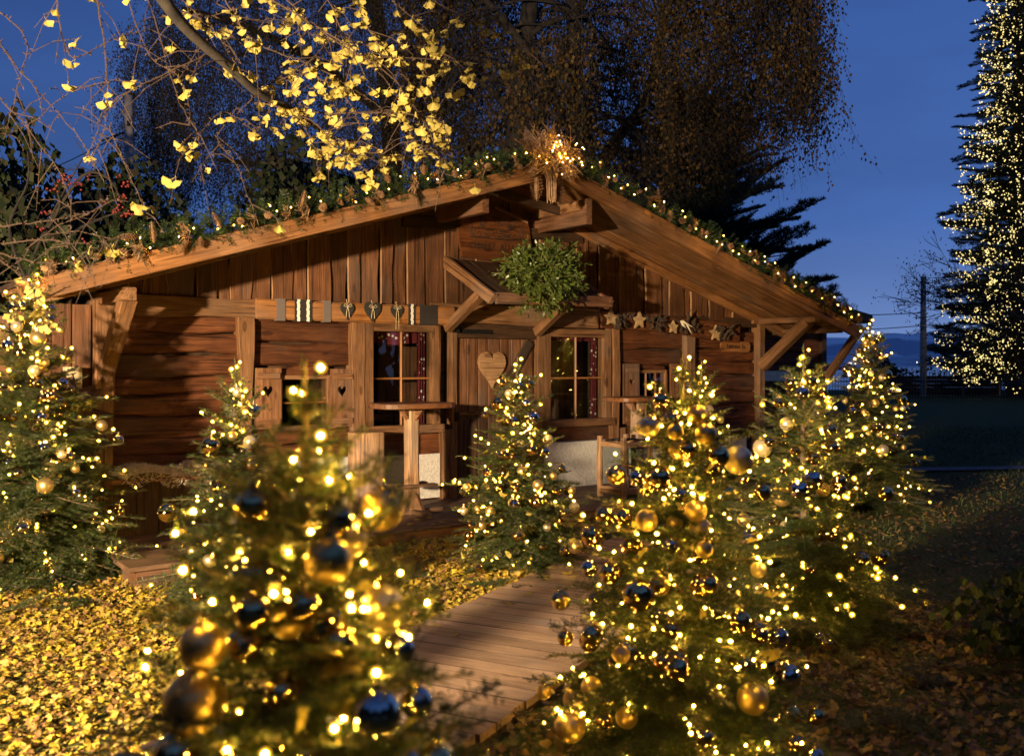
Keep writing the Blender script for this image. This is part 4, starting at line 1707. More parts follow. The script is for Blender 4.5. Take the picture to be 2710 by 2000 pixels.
TREES = [
    # x, y, h, r, seed, phrase, label, baubles, bulbs, extra
    (.04, 7.29, 1.60, .64, 21, 'heart door fir', 'decorated fir tree standing at the end of the walkway before the heart door', 48, 120, 26),
    (-3.42, 6.85, 2.20, .82, 22, 'corner post fir', 'tallest of the decorated fir trees, standing by the left corner post of the chalet', 48, 200, 40),
    (-1.66, 5.75, 1.57, .56, 23, 'sheepskin bench fir', 'decorated fir with bare tip between the sheepskin bench and the big blurred fir', 26, 80, 12),
    (-.385, 1.78, 1.545, .58, 24, 'big blurred fir', 'big blurred decorated fir closest to the viewer', 34, 210, 0),
    (.645, 3.65, 1.58, .64, 25, 'walkway fir', 'decorated fir with dense lights rising along the right side of the walkway', 56, 210, 36),
    (1.47, 7.46, 1.58, .54, 26, 'address plate fir', 'decorated fir half hidden, standing under the address plate', 26, 70, 10),
    (1.68, 5.53, 1.64, .70, 27, 'middle right fir', 'dark decorated fir in the middle of the row on the right lawn', 34, 160, 24),
    (3.86, 10.35, 2.04, .70, 28, 'eave end fir', 'decorated fir under the far end of the garlanded eave', 10, 150, 60),
]
for (x, y, h, r, sd, where, label, nb, nl, ex) in TREES:
    t, pl = fir_tree(x, y, h, r, sd, label, full=1.45 if sd == 24 else 1.0)
    wts = (5, 5, .9) if sd in (24,) else (4, 5, 2)
    decorate(t, pl, where, nb, nl, sd + 50, h, wts, ex, .72 if sd == 24 else 0)

# ------------------------------------------------------------------ ginkgo leaf shapes and the leaf carpet
def ginkgo_shape(seed, petiole=.6):
    """unit fan leaf: base at origin, fan towards +Z, petiole towards -Z; returns verts, faces"""
    r = np.random.RandomState(seed)
    n = 9
    half = math.radians(r.uniform(52, 72))
    V = [(0, 0, 0)]
    notch = r.uniform(.1, .42)
    bend = r.uniform(-.35, .35)
    for i in range(n):
        u = -1 + 2 * i / (n - 1)
        a = half * u
        rad = (1 - .12 * u * u) * (1 + r.uniform(-.05, .05)) - (notch if i == n // 2 else 0)
        x, z = rad * math.sin(a), rad * math.cos(a)
        V.append((x, bend * (x * x) + r.uniform(-.05, .05) + .12 * math.sin(u * 4), z))
    F3 = [(0, i, i + 1) for i in range(1, n)]
    b = len(V)
    V += [(-.018, 0, .02), (.018, 0, .02), (.10, .05, -petiole), (.07, .05, -petiole)]
    F3 += [(b, b + 1, b + 2), (b, b + 2, b + 3)]
    return np.array(V), np.array(F3)


SHAPES = [ginkgo_shape(40 + i) for i in range(6)]
GLEAF = [np_mesh('leaf', V_ * .068, F_, M['gleaf']) for V_, F_ in SHAPES]


def scatter_leaves(name, pts, size, cols, r, tilt=25, label=None, parent=None):
    """one mesh of many lying leaves. pts n x 3"""
    n = len(pts)
    allV, allF, allC = [], [], []
    base = 0
    which = r.randint(0, len(SHAPES), n)
    for k, (V_, F_) in enumerate(SHAPES):
        idx = np.nonzero(which == k)[0]
        m_ = len(idx)
        if not m_:
            continue
        sc = size[idx][:, None, None]
        L = V_[None] * sc
        L = L[:, :, [0, 2, 1]]                    # lie flat: fan in x,y
        az = r.uniform(0, 2 * np.pi, m_)
        tx_, ty_ = np.radians(r.normal(0, tilt, m_)), np.radians(r.normal(0, tilt, m_))
        cx, sx, cy_, sy = np.cos(tx_), np.sin(tx_), np.cos(ty_), np.sin(ty_)
        x, y, z = L[:, :, 0], L[:, :, 1], L[:, :, 2]
        y, z = y * cx[:, None] - z * sx[:, None], y * sx[:, None] + z * cx[:, None]
        x, z = x * cy_[:, None] + z * sy[:, None], -x * sy[:, None] + z * cy_[:, None]
        ca, sa = np.cos(az)[:, None], np.sin(az)[:, None]
        x, y = x * ca - y * sa, x * sa + y * ca
        z = z - z.min(axis=1, keepdims=True)
        W = np.stack([x, y, z], 2) + pts[idx][:, None, :]
        allV.append(W.reshape(-1, 3))
        allF.append((F_[None] + (np.arange(m_) * len(V_))[:, None, None]).reshape(-1, 3) + base)
        allC.append(np.repeat(cols[idx], len(V_), axis=0))
        base += m_ * len(V_)
    o = link(name, np_mesh(name, np.concatenate(allV), np.concatenate(allF), M['leafcol'], col=np.concatenate(allC)), parent)
    return tag(o, label, kind='stuff')


def leaf_cols(n, r, pal, wts):
    pal = np.array(pal)
    c = pal[r.choice(len(pal), n, p=np.array(wts) / sum(wts))]
    return np.clip(c * r.uniform(.75, 1.2, (n, 1)), 0, 1)


YEL = [(.53, .40, .04), (.47, .33, .035), (.46, .34, .09), (.33, .19, .06), (.22, .12, .045), (.38, .34, .06)]
r = np.random.RandomState(5)


def walk_side(p):
    """signed distance to the left edge of the walkway: positive on the walkway side"""
    return (p[:, 0] - w0.x) * wnx.x + (p[:, 1] - w0.y) * wnx.y


def chalet_e(p):
    return (p[:, 0] - HX) * SP - (p[:, 1] - HY) * CP


n = 74000
p = np.stack([r.uniform(-4.9, .8, n), 3.0 + 6.2 * r.uniform(0, 1, n) ** .85, r.uniform(.0, .03, n)], 1)
sd = walk_side(p)
keep = (sd < -.01 + r.normal(0, .03, n)) & (chalet_e(p) > 1.53)
p = p[keep]
scatter_leaves('fallen_ginkgo_leaves', p, r.uniform(.014, .035, len(p)), leaf_cols(len(p), r, YEL, (4.6, 4.6, 4.2, 3.6, 2.6, 1.6)), r, 19, 'thick carpet of fallen yellow ginkgo leaves left of the walkway')
n = 15000
p = np.stack([-1.0 + 6.0 * r.uniform(0, 1, n), 2.6 + 3.6 * r.uniform(0, 1, n) ** .8, r.uniform(0, .02, n)], 1)
keep = (walk_side(p) > 1.13 + r.normal(0, .02, n))
p = p[keep]
BRN = [(.30, .20, .045), (.18, .105, .042), (.11, .06, .036), (.085, .052, .034), (.24, .17, .06)]
scatter_leaves('fallen_brown_leaves', p, r.uniform(.018, .042, len(p)), leaf_cols(len(p), r, BRN, (3, 3, 2, 2, 2)), r, 22, 'loose litter of brown and yellow leaves around the firs on the right')
n = 9000
p = np.stack([1.2 + 12 * r.uniform(0, 1, n), 5.4 + 8 * r.uniform(0, 1, n) ** 1.4, r.uniform(0, .03, n)], 1)
keep = (chalet_e(p) > 1.6) & (walk_side(p) > 1.13)
p = p[keep]
scatter_leaves('lawn_leaves', p, r.uniform(.02, .045, len(p)), leaf_cols(len(p), r, BRN, (3, 3, 2, 2, 3)), r, 20, 'small leaves strewn over the dark lawn on the right')


def grass(name, n, x0, x1, y0, y1, h, seed, cond, label):
    r_ = np.random.RandomState(seed)
    p_ = np.stack([r_.uniform(x0, x1, n), y0 + (y1 - y0) * r_.uniform(0, 1, n) ** 1.5, np.zeros(n)], 1)
    p_ = p_[cond(p_)]
    n = len(p_)
    d = np.stack([r_.normal(0, .45, n), r_.normal(0, .45, n), np.ones(n)], 1)
    d = norm(d) * (h * r_.uniform(.5, 1.2, (n, 1)))
    w = norm(np.stack([r_.normal(0, 1, n), r_.normal(0, 1, n), np.zeros(n)], 1)) * .0035 * (1 + p_[:, 1:2] * .12)
    V = np.stack([p_ - w, p_ + w, p_ + d], 1).reshape(-1, 3)
    c = np.repeat(leaf_cols(n, r_, [(.06, .10, .03), (.085, .095, .035), (.05, .08, .03)], (2, 1, 2)), 3, axis=0)
    tag(link(name, np_mesh(name, V, np.arange(len(V)).reshape(-1, 3), M['leafcol'], col=c)), label, kind='stuff')


grass('lawn_grass', 52000, -.6, 16, 3.2, 24, .05, 6, lambda p_: (walk_side(p_) > 1.14) & ((chalet_e(p_) > 1.55) | (p_[:, 0] > 4.5)), 'short dark grass of the lawn on the right')

# single leaves that lie on the boards or are caught in the firs
rl = random.Random(77)


def one_leaf(loc, rot, label, group, k=1.0):
    o = link('ginkgo_leaf', rl.choice(GLEAF))
    o.location = loc
    o.rotation_euler = rot
    o.scale = (k, k, k)
    return tag(o, label, 'leaf', group)


for i in range(34):
    t = rl.uniform(-3.4, 1.9)
    q = rl.choice((rl.uniform(.03, .3), rl.uniform(.1, 1.05)))
    c = w0 + wd * t + wnx * q
    one_leaf((c.x, c.y, .066), (math.pi / 2 + rl.uniform(-.12, .12), rl.uniform(-.1, .1), rl.uniform(0, 6.3)),
             'single yellow ginkgo leaf lying on the walkway planks', 'ginkgo leaves on the walkway', rl.uniform(.6, 1))
for i in range(46):
    s, e = rl.uniform(-2.7, -.2), rl.uniform(.9, 1.48)
    p_ = hw(s, e, DECK + .004)
    one_leaf(p_, (math.pi / 2 + rl.uniform(-.1, .1), rl.uniform(-.1, .1), rl.uniform(0, 6.3)), 'single yellow ginkgo leaf lying on the deck boards', 'ginkgo leaves on the deck', rl.uniform(.55, .95))
for (x, y, h, rad, sd, where, label, nb, nl, ex) in TREES:
    for i in range({21: 26, 22: 14, 23: 12, 24: 10, 25: 16}.get(sd, 0)):
        z = rl.uniform(.15, h * .8)
        R_ = rad * (1 - z / h) ** .8 * rl.uniform(.5, 1.0)
        a = math.atan2(-y, -x) + rl.uniform(-1.3, 1.3)
        one_leaf((x + R_ * math.cos(a), y + R_ * math.sin(a), z), (rl.uniform(0, 3), rl.uniform(-1, 1), rl.uniform(0, 6.3)),
                 'yellow ginkgo leaf caught ' + ('high' if z > h * .6 else ('midway' if z > h * .35 else 'low')) + ' in the ' + where, 'ginkgo leaves caught in the ' + where, rl.uniform(.5, .78))
# cut fir sprigs lying about
for i, (x, y, a) in enumerate(((-1.62, 4.75, .2), (-1.5, 4.62, 2.6), (-2.9, 5.9, .4), (-2.6, 6.1, 3.6), (-3.1, 5.75, 1.2), (-.35, 6.55, .3), (-.05, 6.5, 2.4), (.25, 6.62, 4.0), (-.55, 6.8, 3.0),
                               (1.35, 3.95, .5), (1.5, 4.35, 2.8), (1.9, 4.5, 1.0), (1.75, 4.15, 4.2), (2.2, 4.75, .1), (2.35, 4.6, 2.2), (1.1, 3.55, 5.2), (2.75, 5.2, 1.6), (.62, 2.95, 2.9), (.35, 3.05, 3.6))):
    o = link('fir_cutting', BR[.38][i % 4])
    o.location = (x, y, .035)
    o.rotation_euler = (rl.uniform(-.3, .3), rl.uniform(-.12, .05), a)
    side = 'right of the walkway' if x > .3 else 'left of the walkway'
    near_ = min(TREES, key=lambda t_: (t_[0] - x) ** 2 + (t_[1] - y) ** 2)
    pos_ = 'in front of' if y < near_[1] - .25 else 'beside'
    turn_ = 'pointing right' if math.cos(a) > .4 else ('pointing left' if math.cos(a) < -.4 else 'pointing away')
    tag(o, 'green fir cutting in the leaves %s the %s, %s' % (pos_, near_[5], turn_), 'fir sprig', 'fir cuttings ' + side)

# ------------------------------------------------------------------ garland on the barge boards
def cone_mesh(L, R, seed, lean=.5):
    """pine cone along -Z, hung at the origin"""
    q = random.Random(seed)
    mb = MB()
    mb.lathe([(R * .2, 0), (R * .45, -L * .25), (R * .42, -L * .6), (R * .1, -L * .97)], 6)
    nsc = int(54 + L * 260)
    for i in range(nsc):
        u = (i + .5) / nsc
        a = i * 2.39996
        prof = math.sin(math.pi * min(1, u * .93 + .08)) ** .7
        r1 = R * prof * q.uniform(.9, 1.1) + .004
        d = Vector((math.cos(a), math.sin(a), 0))
        w = Vector((-math.sin(a), math.cos(a), 0)) * (R * .30 * prof + .002)
        z = -L * u
        b = d * (r1 * .35) + Vector((0, 0, z))
        e = d * r1 + Vector((0, 0, z - R * .38 * lean))
        m_ = (b + e) / 2 + Vector((0, 0, -.002))
        mb.add([b, m_ + w, e, m_ - w, e + Vector((0, 0, .004)) - d * .003], [(0, 1, 2, 3), (1, 4, 2), (2, 4, 3)])
    return mb.mesh('pine_cone', M['cone'])


CONES = [cone_mesh(.15, .032, 1), cone_mesh(.12, .036, 2), cone_mesh(.09, .036, 3, 1.2), cone_mesh(.17, .028, 4, .3)]
TWIGM = []
for k in range(3):
    mb = MB()
    q = random.Random(60 + k)
    for i in range(18):
        a, b = q.uniform(0, 6.3), q.uniform(0, 6.3)
        pts = [Vector((math.cos(a) * .05, q.uniform(-.02, .03), math.sin(a) * .05)), Vector((q.uniform(-.02, .02), q.uniform(-.04, .02), q.uniform(-.02, .02))),
               Vector((math.cos(b) * .06, q.uniform(-.02, .03), math.sin(b) * .06))]
        mb.tube(pts, [.002, .0025, .0015], 3)
    TWIGM.append(mb.mesh('vine_knot', M['vine']))

qg = random.Random(31)


def garland(sgn, s0, s1, label, ncone, nknot, nbulb, fat):
    root = empty('garland', H @ Matrix.Translation(((s0 + s1) / 2, -1.09, zb((s0 + s1) / 2) + .14)), label, 'garland', 'lit fir garlands on the eaves')
    inv = root.matrix_basis.inverted()

    def at(u, dx=0, dy=0, dz=0):
        s = s0 + (s1 - s0) * u
        return inv @ hw(s + dx, 1.09 + dy, zb(s) + .145 + dz)
    r_ = np.random.RandomState(int(abs(s1) * 100))
    Q = []
    n_ = int(abs(s1 - s0) * 230)
    for i in range(n_):
        u = r_.uniform(0, 1)
        a = r_.uniform(0, 2 * np.pi)
        b = np.array(at(u, r_.normal(0, .01), 0, 0)) + np.array([0, 0, 0])
        lat = np.array((inv.to_3x3() @ H.to_3x3() @ Vector((r_.uniform(-.5, .5) * 1, -math.cos(a), math.sin(a)))))
        lat = lat / np.linalg.norm(lat)
        l = r_.uniform(.08, .20) * fat
        Q.append(needles(b + lat * .015, b + lat * l + np.array([0, 0, .015]), 560, .028, .0020, r_, -180, 180))
    Q = np.concatenate(Q)
    tag(link('fir_foliage', np_mesh('fir_foliage', Q, np.arange(len(Q)).reshape(-1, 4), M['needle']), root), kind='stuff')
    for i in range(ncone):
        u = (i + qg.uniform(.1, .9)) / ncone
        o = link('pine_cone', qg.choice(CONES), root)
        o.location = at(u, 0, .07 + qg.uniform(0, .04), qg.uniform(-.04, .07))
        o.rotation_euler = (qg.uniform(-.5, .5), qg.choice((qg.uniform(-.6, .6), qg.uniform(1.0, 1.9), qg.uniform(-1.9, -1), math.pi * .95)), qg.uniform(0, .8))
        k_ = qg.uniform(.7, 1.05)
        o.scale = (k_, k_, k_)
    for i in range(nknot):
        u = (i + qg.uniform(.1, .9)) / nknot
        o = link('vine_knot', qg.choice(TWIGM), root)
        o.location = at(u, 0, .09, qg.uniform(-.04, .05))
        o.rotation_euler = (0, qg.uniform(0, 6), PHI)
        k_ = qg.uniform(1.0, 1.6)
        o.scale = (k_, k_, k_)
    pts = []
    for i in range(nbulb):
        u = (i + qg.uniform(0, 1)) / nbulb
        pts.append(at(u, 0, .10 + qg.uniform(-.04, .03), qg.uniform(-.04, .11)))
    for p_ in pts:
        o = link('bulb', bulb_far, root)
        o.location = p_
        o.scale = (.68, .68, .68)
    mb = MB()
    mb.tube(pts, .0018, 3, 0, False)
    mb.build('cable', M['cable'], root)


garland(-1, -.15, -4.86, 'lit fir garland with cones along the left eave', 28, 14, 34, 1.0)
garland(1, .1, 5.05, 'lit fir garland with cones along the right eave', 30, 12, 46, .95)

# vine star, crown board and the two big cones at the ridge
vs_ = empty('vine_star', H @ Matrix.Translation((-.20, -1.26, 3.60)), 'lit star of vine twigs with a bundled handle at the ridge', 'star')
mb = MB()
q = random.Random(17)
tips = [Vector((.37 * math.cos(math.pi / 2 + 2 * math.pi * i / 5), q.uniform(-.03, .03), .25 * math.sin(math.pi / 2 + 2 * math.pi * i / 5))) for i in range(5)]
for i in range(5):
    a, b = tips[i], tips[(i + 2) % 5]
    for k in range(15):
        o1, o2, o3 = [Vector((q.uniform(-.035, .035), q.uniform(-.05, .04), q.uniform(-.035, .035))) for _ in range(3)]
        mb.tube([a + o1 + (a - b) * q.uniform(-.05, .08), (a + b) / 2 + o2, b + o3], [.005, .0065, .004], 4)
for k in range(90):
    p_ = Vector((q.uniform(-.24, .24), q.uniform(-.09, .02), q.uniform(-.18, .18)))
    d = Vector((q.uniform(-1, 1), q.uniform(-.3, .1), q.uniform(-1, 1))).normalized() * q.uniform(.08, .2)
    mb.tube([p_ - d, p_ + Vector((0, -.02, 0)), p_ + d], [.004, .0055, .003], 4)
mb.build('twigs', M['vine'], vs_)
mb = MB()
for k in range(30):
    x, y = q.uniform(-.045, .045), q.uniform(-.04, .04)
    mb.tube([(x * 2.4, y, -.12), (x, y, -.24), (x * .9 + q.uniform(-.01, .01), y, -.43 + q.uniform(-.04, .03))], [.006, .007, .006], 4)
mb.build('handle', M['vine'], vs_)
for k in range(30):
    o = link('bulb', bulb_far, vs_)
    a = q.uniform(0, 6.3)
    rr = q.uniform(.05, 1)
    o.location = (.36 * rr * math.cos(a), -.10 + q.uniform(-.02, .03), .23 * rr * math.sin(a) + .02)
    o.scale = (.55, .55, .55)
for s0, z0, lb in ((-.34, 3.40, 'long hanging pine cone touching the left of the twig handle at the ridge'), (-.07, 3.38, 'long hanging pine cone in shade right of the twig handle at the ridge')):
    o = link('pine_cone', CONES[0])
    o.matrix_basis = H @ Matrix.Translation((s0, -1.2, z0 + .02)) @ Matrix.Diagonal((2.0, 2.0, 1.75, 1))
    tag(o, lb, 'pine cone', 'big cones at the ridge')
mb = MB()
prof = []
for t0, t1 in ((-.235, .0), (.0, .215)):
    for i in range(9):
        u = i / 8
        prof.append((t0 + (t1 - t0) * u, .185 - .115 * math.sin(math.pi * u) ** .8 - .03 * (t0 >= 0) * u))
prof += [(.215, -.1), (-.235, -.1)]
mb.prism(prof, -.018, .018)
o = mb.build('crown_board', M['pale'])
o.matrix_basis = H @ Matrix.Translation((-.195, -1.13, 3.70))
tag(o, 'pale three pointed crown board on the ridge above the vine star', 'crown')

# ------------------------------------------------------------------ mistletoe
ml = empty('mistletoe', H @ Matrix.Translation((.0, -.86, 2.44)), 'big ball of green mistletoe lying on the little door roof', 'mistletoe')
r = np.random.RandomState(9)
mb = MB()
LV = []
for i in range(620):
    d = norm(r.normal(0, 1, 3))
    rad = np.array([.47, .38, .36]) * r.uniform(.55, 1.12) * (1 + .12 * math.sin(d[0] * 7 + d[2] * 5))
    e = d * rad
    st_ = d * rad * .45 + r.normal(0, .03, 3)
    mid = (e + st_) / 2 + r.normal(0, .03, 3) + np.array([0, 0, .02])
    mb.tube([tuple(st_), tuple(mid), tuple(e)], [.003, .0025, .002], 3, 1, False)
    for b0 in (e, mid * .4 + e * .6, mid):
        ax = norm(d + r.normal(0, .5, 3) + np.array([0, 0, -.25]))
        sd = norm(np.cross(ax, r.normal(0, 1, 3)))
        up = np.cross(ax, sd)
        for sg_ in (-1, 1):
            ld = norm(ax * .75 + sd * sg_ * .75 + r.normal(0, .15, 3))
            l = r.uniform(.045, .08)
            w = up * l * .17
            c1, c2 = b0 + ld * l * .35, b0 + ld * l * .75
            LV.append([b0, c1 + w, c2 + w * .9 - sd * sg_ * .004, b0 + ld * l - sd * sg_ * .012, c2 - w * .9 - sd * sg_ * .004, c1 - w])
LV = np.array(LV).reshape(-1, 3)
tag(link('leaves', np_mesh('leaves', LV, np.arange(len(LV)).reshape(-1, 6), M['mist']), ml), kind='stuff')
mb.m = [0] * len(mb.m)
mb.build('stems', M['miststem'], ml)
# ------------------------------------------------------------------ ginkgo over the garden
gk = empty('ginkgo_tree', Vector((-2.42, 1.9, 0)), 'ginkgo tree spreading its yellow leaved branches over the leaf covered garden', 'tree')
ginv = gk.matrix_basis.inverted()


def G(p):
    return ginv @ p


mb = MB()
mb.tube([(0, 0, -.05), (.01, 0, .6), (-.02, .02, 1.4), (.02, .03, 2.3), (-.02, .05, 3.4), (.05, 0, 5)], [.15, .12, .115, .115, .10, .08], 12)
mb.build('trunk', M['bark'], gk, smooth=True)
qk = random.Random(23)


def smooth_path(pts, k=4):
    out = []
    n = len(pts)
    for i in range(n - 1):
        p0, p1, p2, p3 = pts[max(i - 1, 0)], pts[i], pts[i + 1], pts[min(i + 2, n - 1)]
        for j in range(k):
            t = j / k
            out.append(.5 * ((2 * p1) + (p2 - p0) * t + (2 * p0 - 5 * p1 + 4 * p2 - p3) * t * t + (-p0 + 3 * p1 - 3 * p2 + p3) * t ** 3))
    out.append(pts[-1])
    return out


main = [Vector((-2.4, 1.95, 2.7)), Vector((-1.9, 3.1, 3.9)), P(300, -90, 4.7), P(372, 20, 5.0), P(430, 85, 5.2), P(500, 145, 5.4), P(565, 205, 5.6), P(630, 235, 5.8), P(720, 300, 6.0)]
mp = smooth_path(main)
mb = MB()
mb.tube([G(p) for p in mp], [.036 * (1 - i / len(mp)) ** .55 + .006 for i in range(len(mp))], 9)
mb.build('branch', M['bark_dark'], gk, smooth=True)

leaf_sites = []          # (point, weight)


def leaf_at(p, sites, k=1):
    for _ in range(k):
        sites.append(p.copy())


TW = [   # (points, depth from, depth to, leaf density 0..1, radius)
    ([(480, -20), (560, 90), (690, 150), (820, 230), (940, 335)], 5.2, 5.9, .95, .009),
    ([(540, -30), (700, 60), (860, 180), (945, 300), (975, 375)], 5.3, 5.8, .8, .009),
    ([(600, -20), (760, 110), (850, 130), (1010, 140), (1060, 165)], 5.4, 5.7, .8, .008),
    ([(630, 235), (690, 270), (740, 330), (810, 380)], 5.8, 5.5, 1.0, .008),
    ([(600, 215), (560, 285), (480, 245), (385, 355)], 5.7, 5.3, .75, .007),
    ([(560, 205), (480, 300), (520, 360), (560, 480)], 5.6, 5.2, .12, .005),
    ([(560, 225), (700, 250), (850, 245), (960, 270), (985, 340)], 5.8, 5.6, .8, .008),
    ([(880, -30), (1000, 30), (1070, 60), (1120, 105)], 5.5, 5.6, .8, .006),
    ([(700, -30), (770, 90), (880, 92), (960, 110), (985, 150)], 5.6, 5.8, .9, .007),
    ([(500, 145), (590, 165), (680, 195), (760, 215)], 5.5, 5.9, .8, .007),
    ([(780, -20), (800, 60), (850, 130), (930, 230), (960, 290)], 5.5, 5.8, .9, .007),
    ([(640, 240), (690, 330), (700, 395)], 5.8, 5.7, 1.0, .006),
    ([(860, 0), (930, 60), (950, 110)], 5.4, 5.5, .9, .005),
    ([(430, -20), (520, 40), (640, 60), (720, 90)], 5.3, 5.5, .6, .007),
    ([(640, 150), (740, 200), (800, 290), (835, 340)], 5.8, 5.6, .9, .006),
    ([(0, 90), (60, 180), (180, 300), (210, 375)], 5.4, 5.2, .16, .007),
    ([(120, -20), (150, 120), (250, 90), (330, 60)], 5.2, 5.6, .3, .007),
    ([(212, -20), (237, 150), (232, 280), (195, 360)], 5.5, 5.3, .16, .010),
    ([(460, 110), (330, 180), (240, 240), (190, 350)], 5.3, 5.0, .2, .008),
    ([(235, 270), (290, 390), (322, 480)], 5.3, 5.2, .08, .006),
    ([(-20, 492), (100, 480), (200, 462), (242, 430)], 4.9, 5.1, .16, .006),
    ([(-20, 540), (80, 520), (180, 530), (272, 512)], 5.0, 5.2, .16, .007),
    ([(-20, 550), (110, 578), (200, 560), (272, 512)], 5.0, 5.2, .32, .007),
    ([(0, 220), (80, 310), (150, 420), (145, 545)], 5.3, 5.1, .1, .006),
    ([(320, -20), (390, 200), (430, 300), (436, 395)], 5.6, 5.4, .12, .006),
    ([(400, 30), (480, 60), (600, 40), (720, 80)], 5.5, 5.7, .6, .006),
    ([(270, -20), (330, 120), (400, 170), (420, 275)], 5.5, 5.3, .3, .006),
    ([(-10, 560), (40, 600), (80, 640), (78, 690)], 5.0, 5.1, .8, .005),
    ([(-10, 20), (60, 90), (40, 200), (10, 300)], 5.3, 5.4, .35, .007),
    ([(560, 205), (620, 160), (700, 120), (760, 60)], 5.6, 6.0, .7, .007),
    ([(720, 300), (780, 310), (830, 340), (860, 330)], 6.0, 5.9, .9, .005),
    ([(350, 40), (420, 30), (470, 70), (520, 150)], 5.2, 5.4, .5, .006),
    ([(380, -20), (450, 30), (560, 10), (650, 30)], 5.4, 5.7, .7, .006),
    ([(-20, 300), (60, 270), (150, 200), (240, 180)], 5.5, 5.4, .15, .006),
]
for ti, (pv, ya, yb, dens, rad) in enumerate(TW):
    n_ = len(pv)
    pts = smooth_path([P(x + qk.uniform(-5, 5), y + qk.uniform(-5, 5), ya + (yb - ya) * i / (n_ - 1) + qk.uniform(-.08, .08)) for i, (x, y) in enumerate(pv)], 7)
    mb = MB()
    L = len(pts)
    pts = [p + Vector((qk.uniform(-.006, .006), 0, qk.uniform(-.006, .006))) for p in pts]
    mb.tube([G(p) for p in pts], [rad * .58 * (1 - .75 * i / L) for i in range(L)], 5)
    for i in range(1, L):
        # short spurs
        for _ in range(2):
            p = pts[i - 1].lerp(pts[i], qk.random())
            d = Vector((qk.uniform(-1, 1), qk.uniform(-1, 1), qk.uniform(-.6, 1))).normalized()
            e = p + d * qk.uniform(.012, .026)
            mb.tube([G(p), G(e)], [.0033, .0028], 4)
            if qk.random() < dens ** 1.5 * .30:
                for _2 in range(qk.choice((1, 1, 2, 2, 3))):
                    leaf_sites.append(e)
        if qk.random() < .30:
            d = Vector((qk.uniform(-1, 1), qk.uniform(-.6, .6), qk.uniform(-1.3, .3))).normalized()
            l = qk.uniform(.12, .38)
            c = [pts[i], pts[i] + d * l * .5 + Vector((0, 0, .02)), pts[i] + d * l + Vector((0, 0, -.06 * l))]
            mb.tube([G(p) for p in c], [.0028, .0022, .0013], 4)
            for _2 in range(3):
                p = c[1].lerp(c[2], qk.random())
                mb.tube([G(p), G(p + Vector((qk.uniform(-1, 1), qk.uniform(-1, 1), qk.uniform(-.5, 1))).normalized() * .016)], [.0032, .0026], 3)
                if qk.random() < dens ** 1.5 * .36:
                    leaf_sites += [p] * qk.choice((1, 2, 2, 3))
    mb.build('twig', M['twig'], gk)


def leaf_matrix(p, q_):
    # petiole end sits on the twig, the fan hangs below it
    d = Vector((q_.gauss(0, .5), q_.gauss(0, .5), -1 + q_.uniform(0, .7))).normalized()     # fan direction
    side = Vector((q_.uniform(-1, 1), q_.uniform(-.5, .5), q_.uniform(-.3, .3)))
    x = (side - d * side.dot(d)).normalized()
    y = d.cross(x)
    k = q_.uniform(.46, .78)
    m = Matrix((x, y, d)).transposed().to_4x4()
    m = m @ Matrix.Diagonal((k, k, k, 1))
    base = p + d * (.6 * .068 * k)
    m.translation = base
    return m


qk.shuffle(leaf_sites)
print('ginkgo leaves', len(leaf_sites))
for p in leaf_sites[:300]:
    o = link('leaf', qk.choice(GLEAF), gk)
    o.matrix_basis = ginv @ leaf_matrix(p, qk)


def leaf_mass(name, sites, parent):
    V, Fc, b = [], [], 0
    for p in sites:
        V_, F_ = qk.choice(SHAPES)
        m = ginv @ leaf_matrix(p, qk)
        A = np.array(m)
        W = (V_ * .068) @ A[:3, :3].T + A[:3, 3]
        V.append(W)
        Fc.append(F_ + b)
        b += len(V_)
    return tag(link(name, np_mesh(name, np.concatenate(V), np.concatenate(Fc), M['gleaf']), parent), kind='stuff')


if len(leaf_sites) > 300:
    leaf_mass('leaves', leaf_sites[300:], gk)
# the crown goes on above the garden
mb = MB()
sites = []
for k in range(26):
    a = Vector((-2.4, 1.9, 3.6 + .1 * k))
    an = k * 2.4
    tip = a + Vector((math.cos(an) * qk.uniform(1.6, 4.2), math.sin(an) * qk.uniform(1.5, 3.2) - .6, qk.uniform(.8, 2.2)))
    tip.z = max(tip.z, 4.7)
    c = smooth_path([a, a.lerp(tip, .4) + Vector((0, 0, .7)), tip], 6)
    c = [p if p.z > 1.9 + .42 * p.y or p.z < 3.7 and abs(p.x + 2.4) < .4 else Vector((p.x, p.y, 1.9 + .42 * p.y)) for p in c]
    mb.tube([G(p) for p in c], [.03 * (1 - .8 * i / len(c)) + .003 for i in range(len(c))], 5)
    for p in c[3:]:
        for _ in range(16):
            q_ = p + Vector((qk.gauss(0, .38), qk.gauss(0, .38), qk.uniform(-.1, .7)))
            if q_.z > 1.95 + .44 * max(0, q_.y):
                sites.append(q_)
mb.build('limb', M['bark'], gk)
leaf_mass('crown', sites, gk)


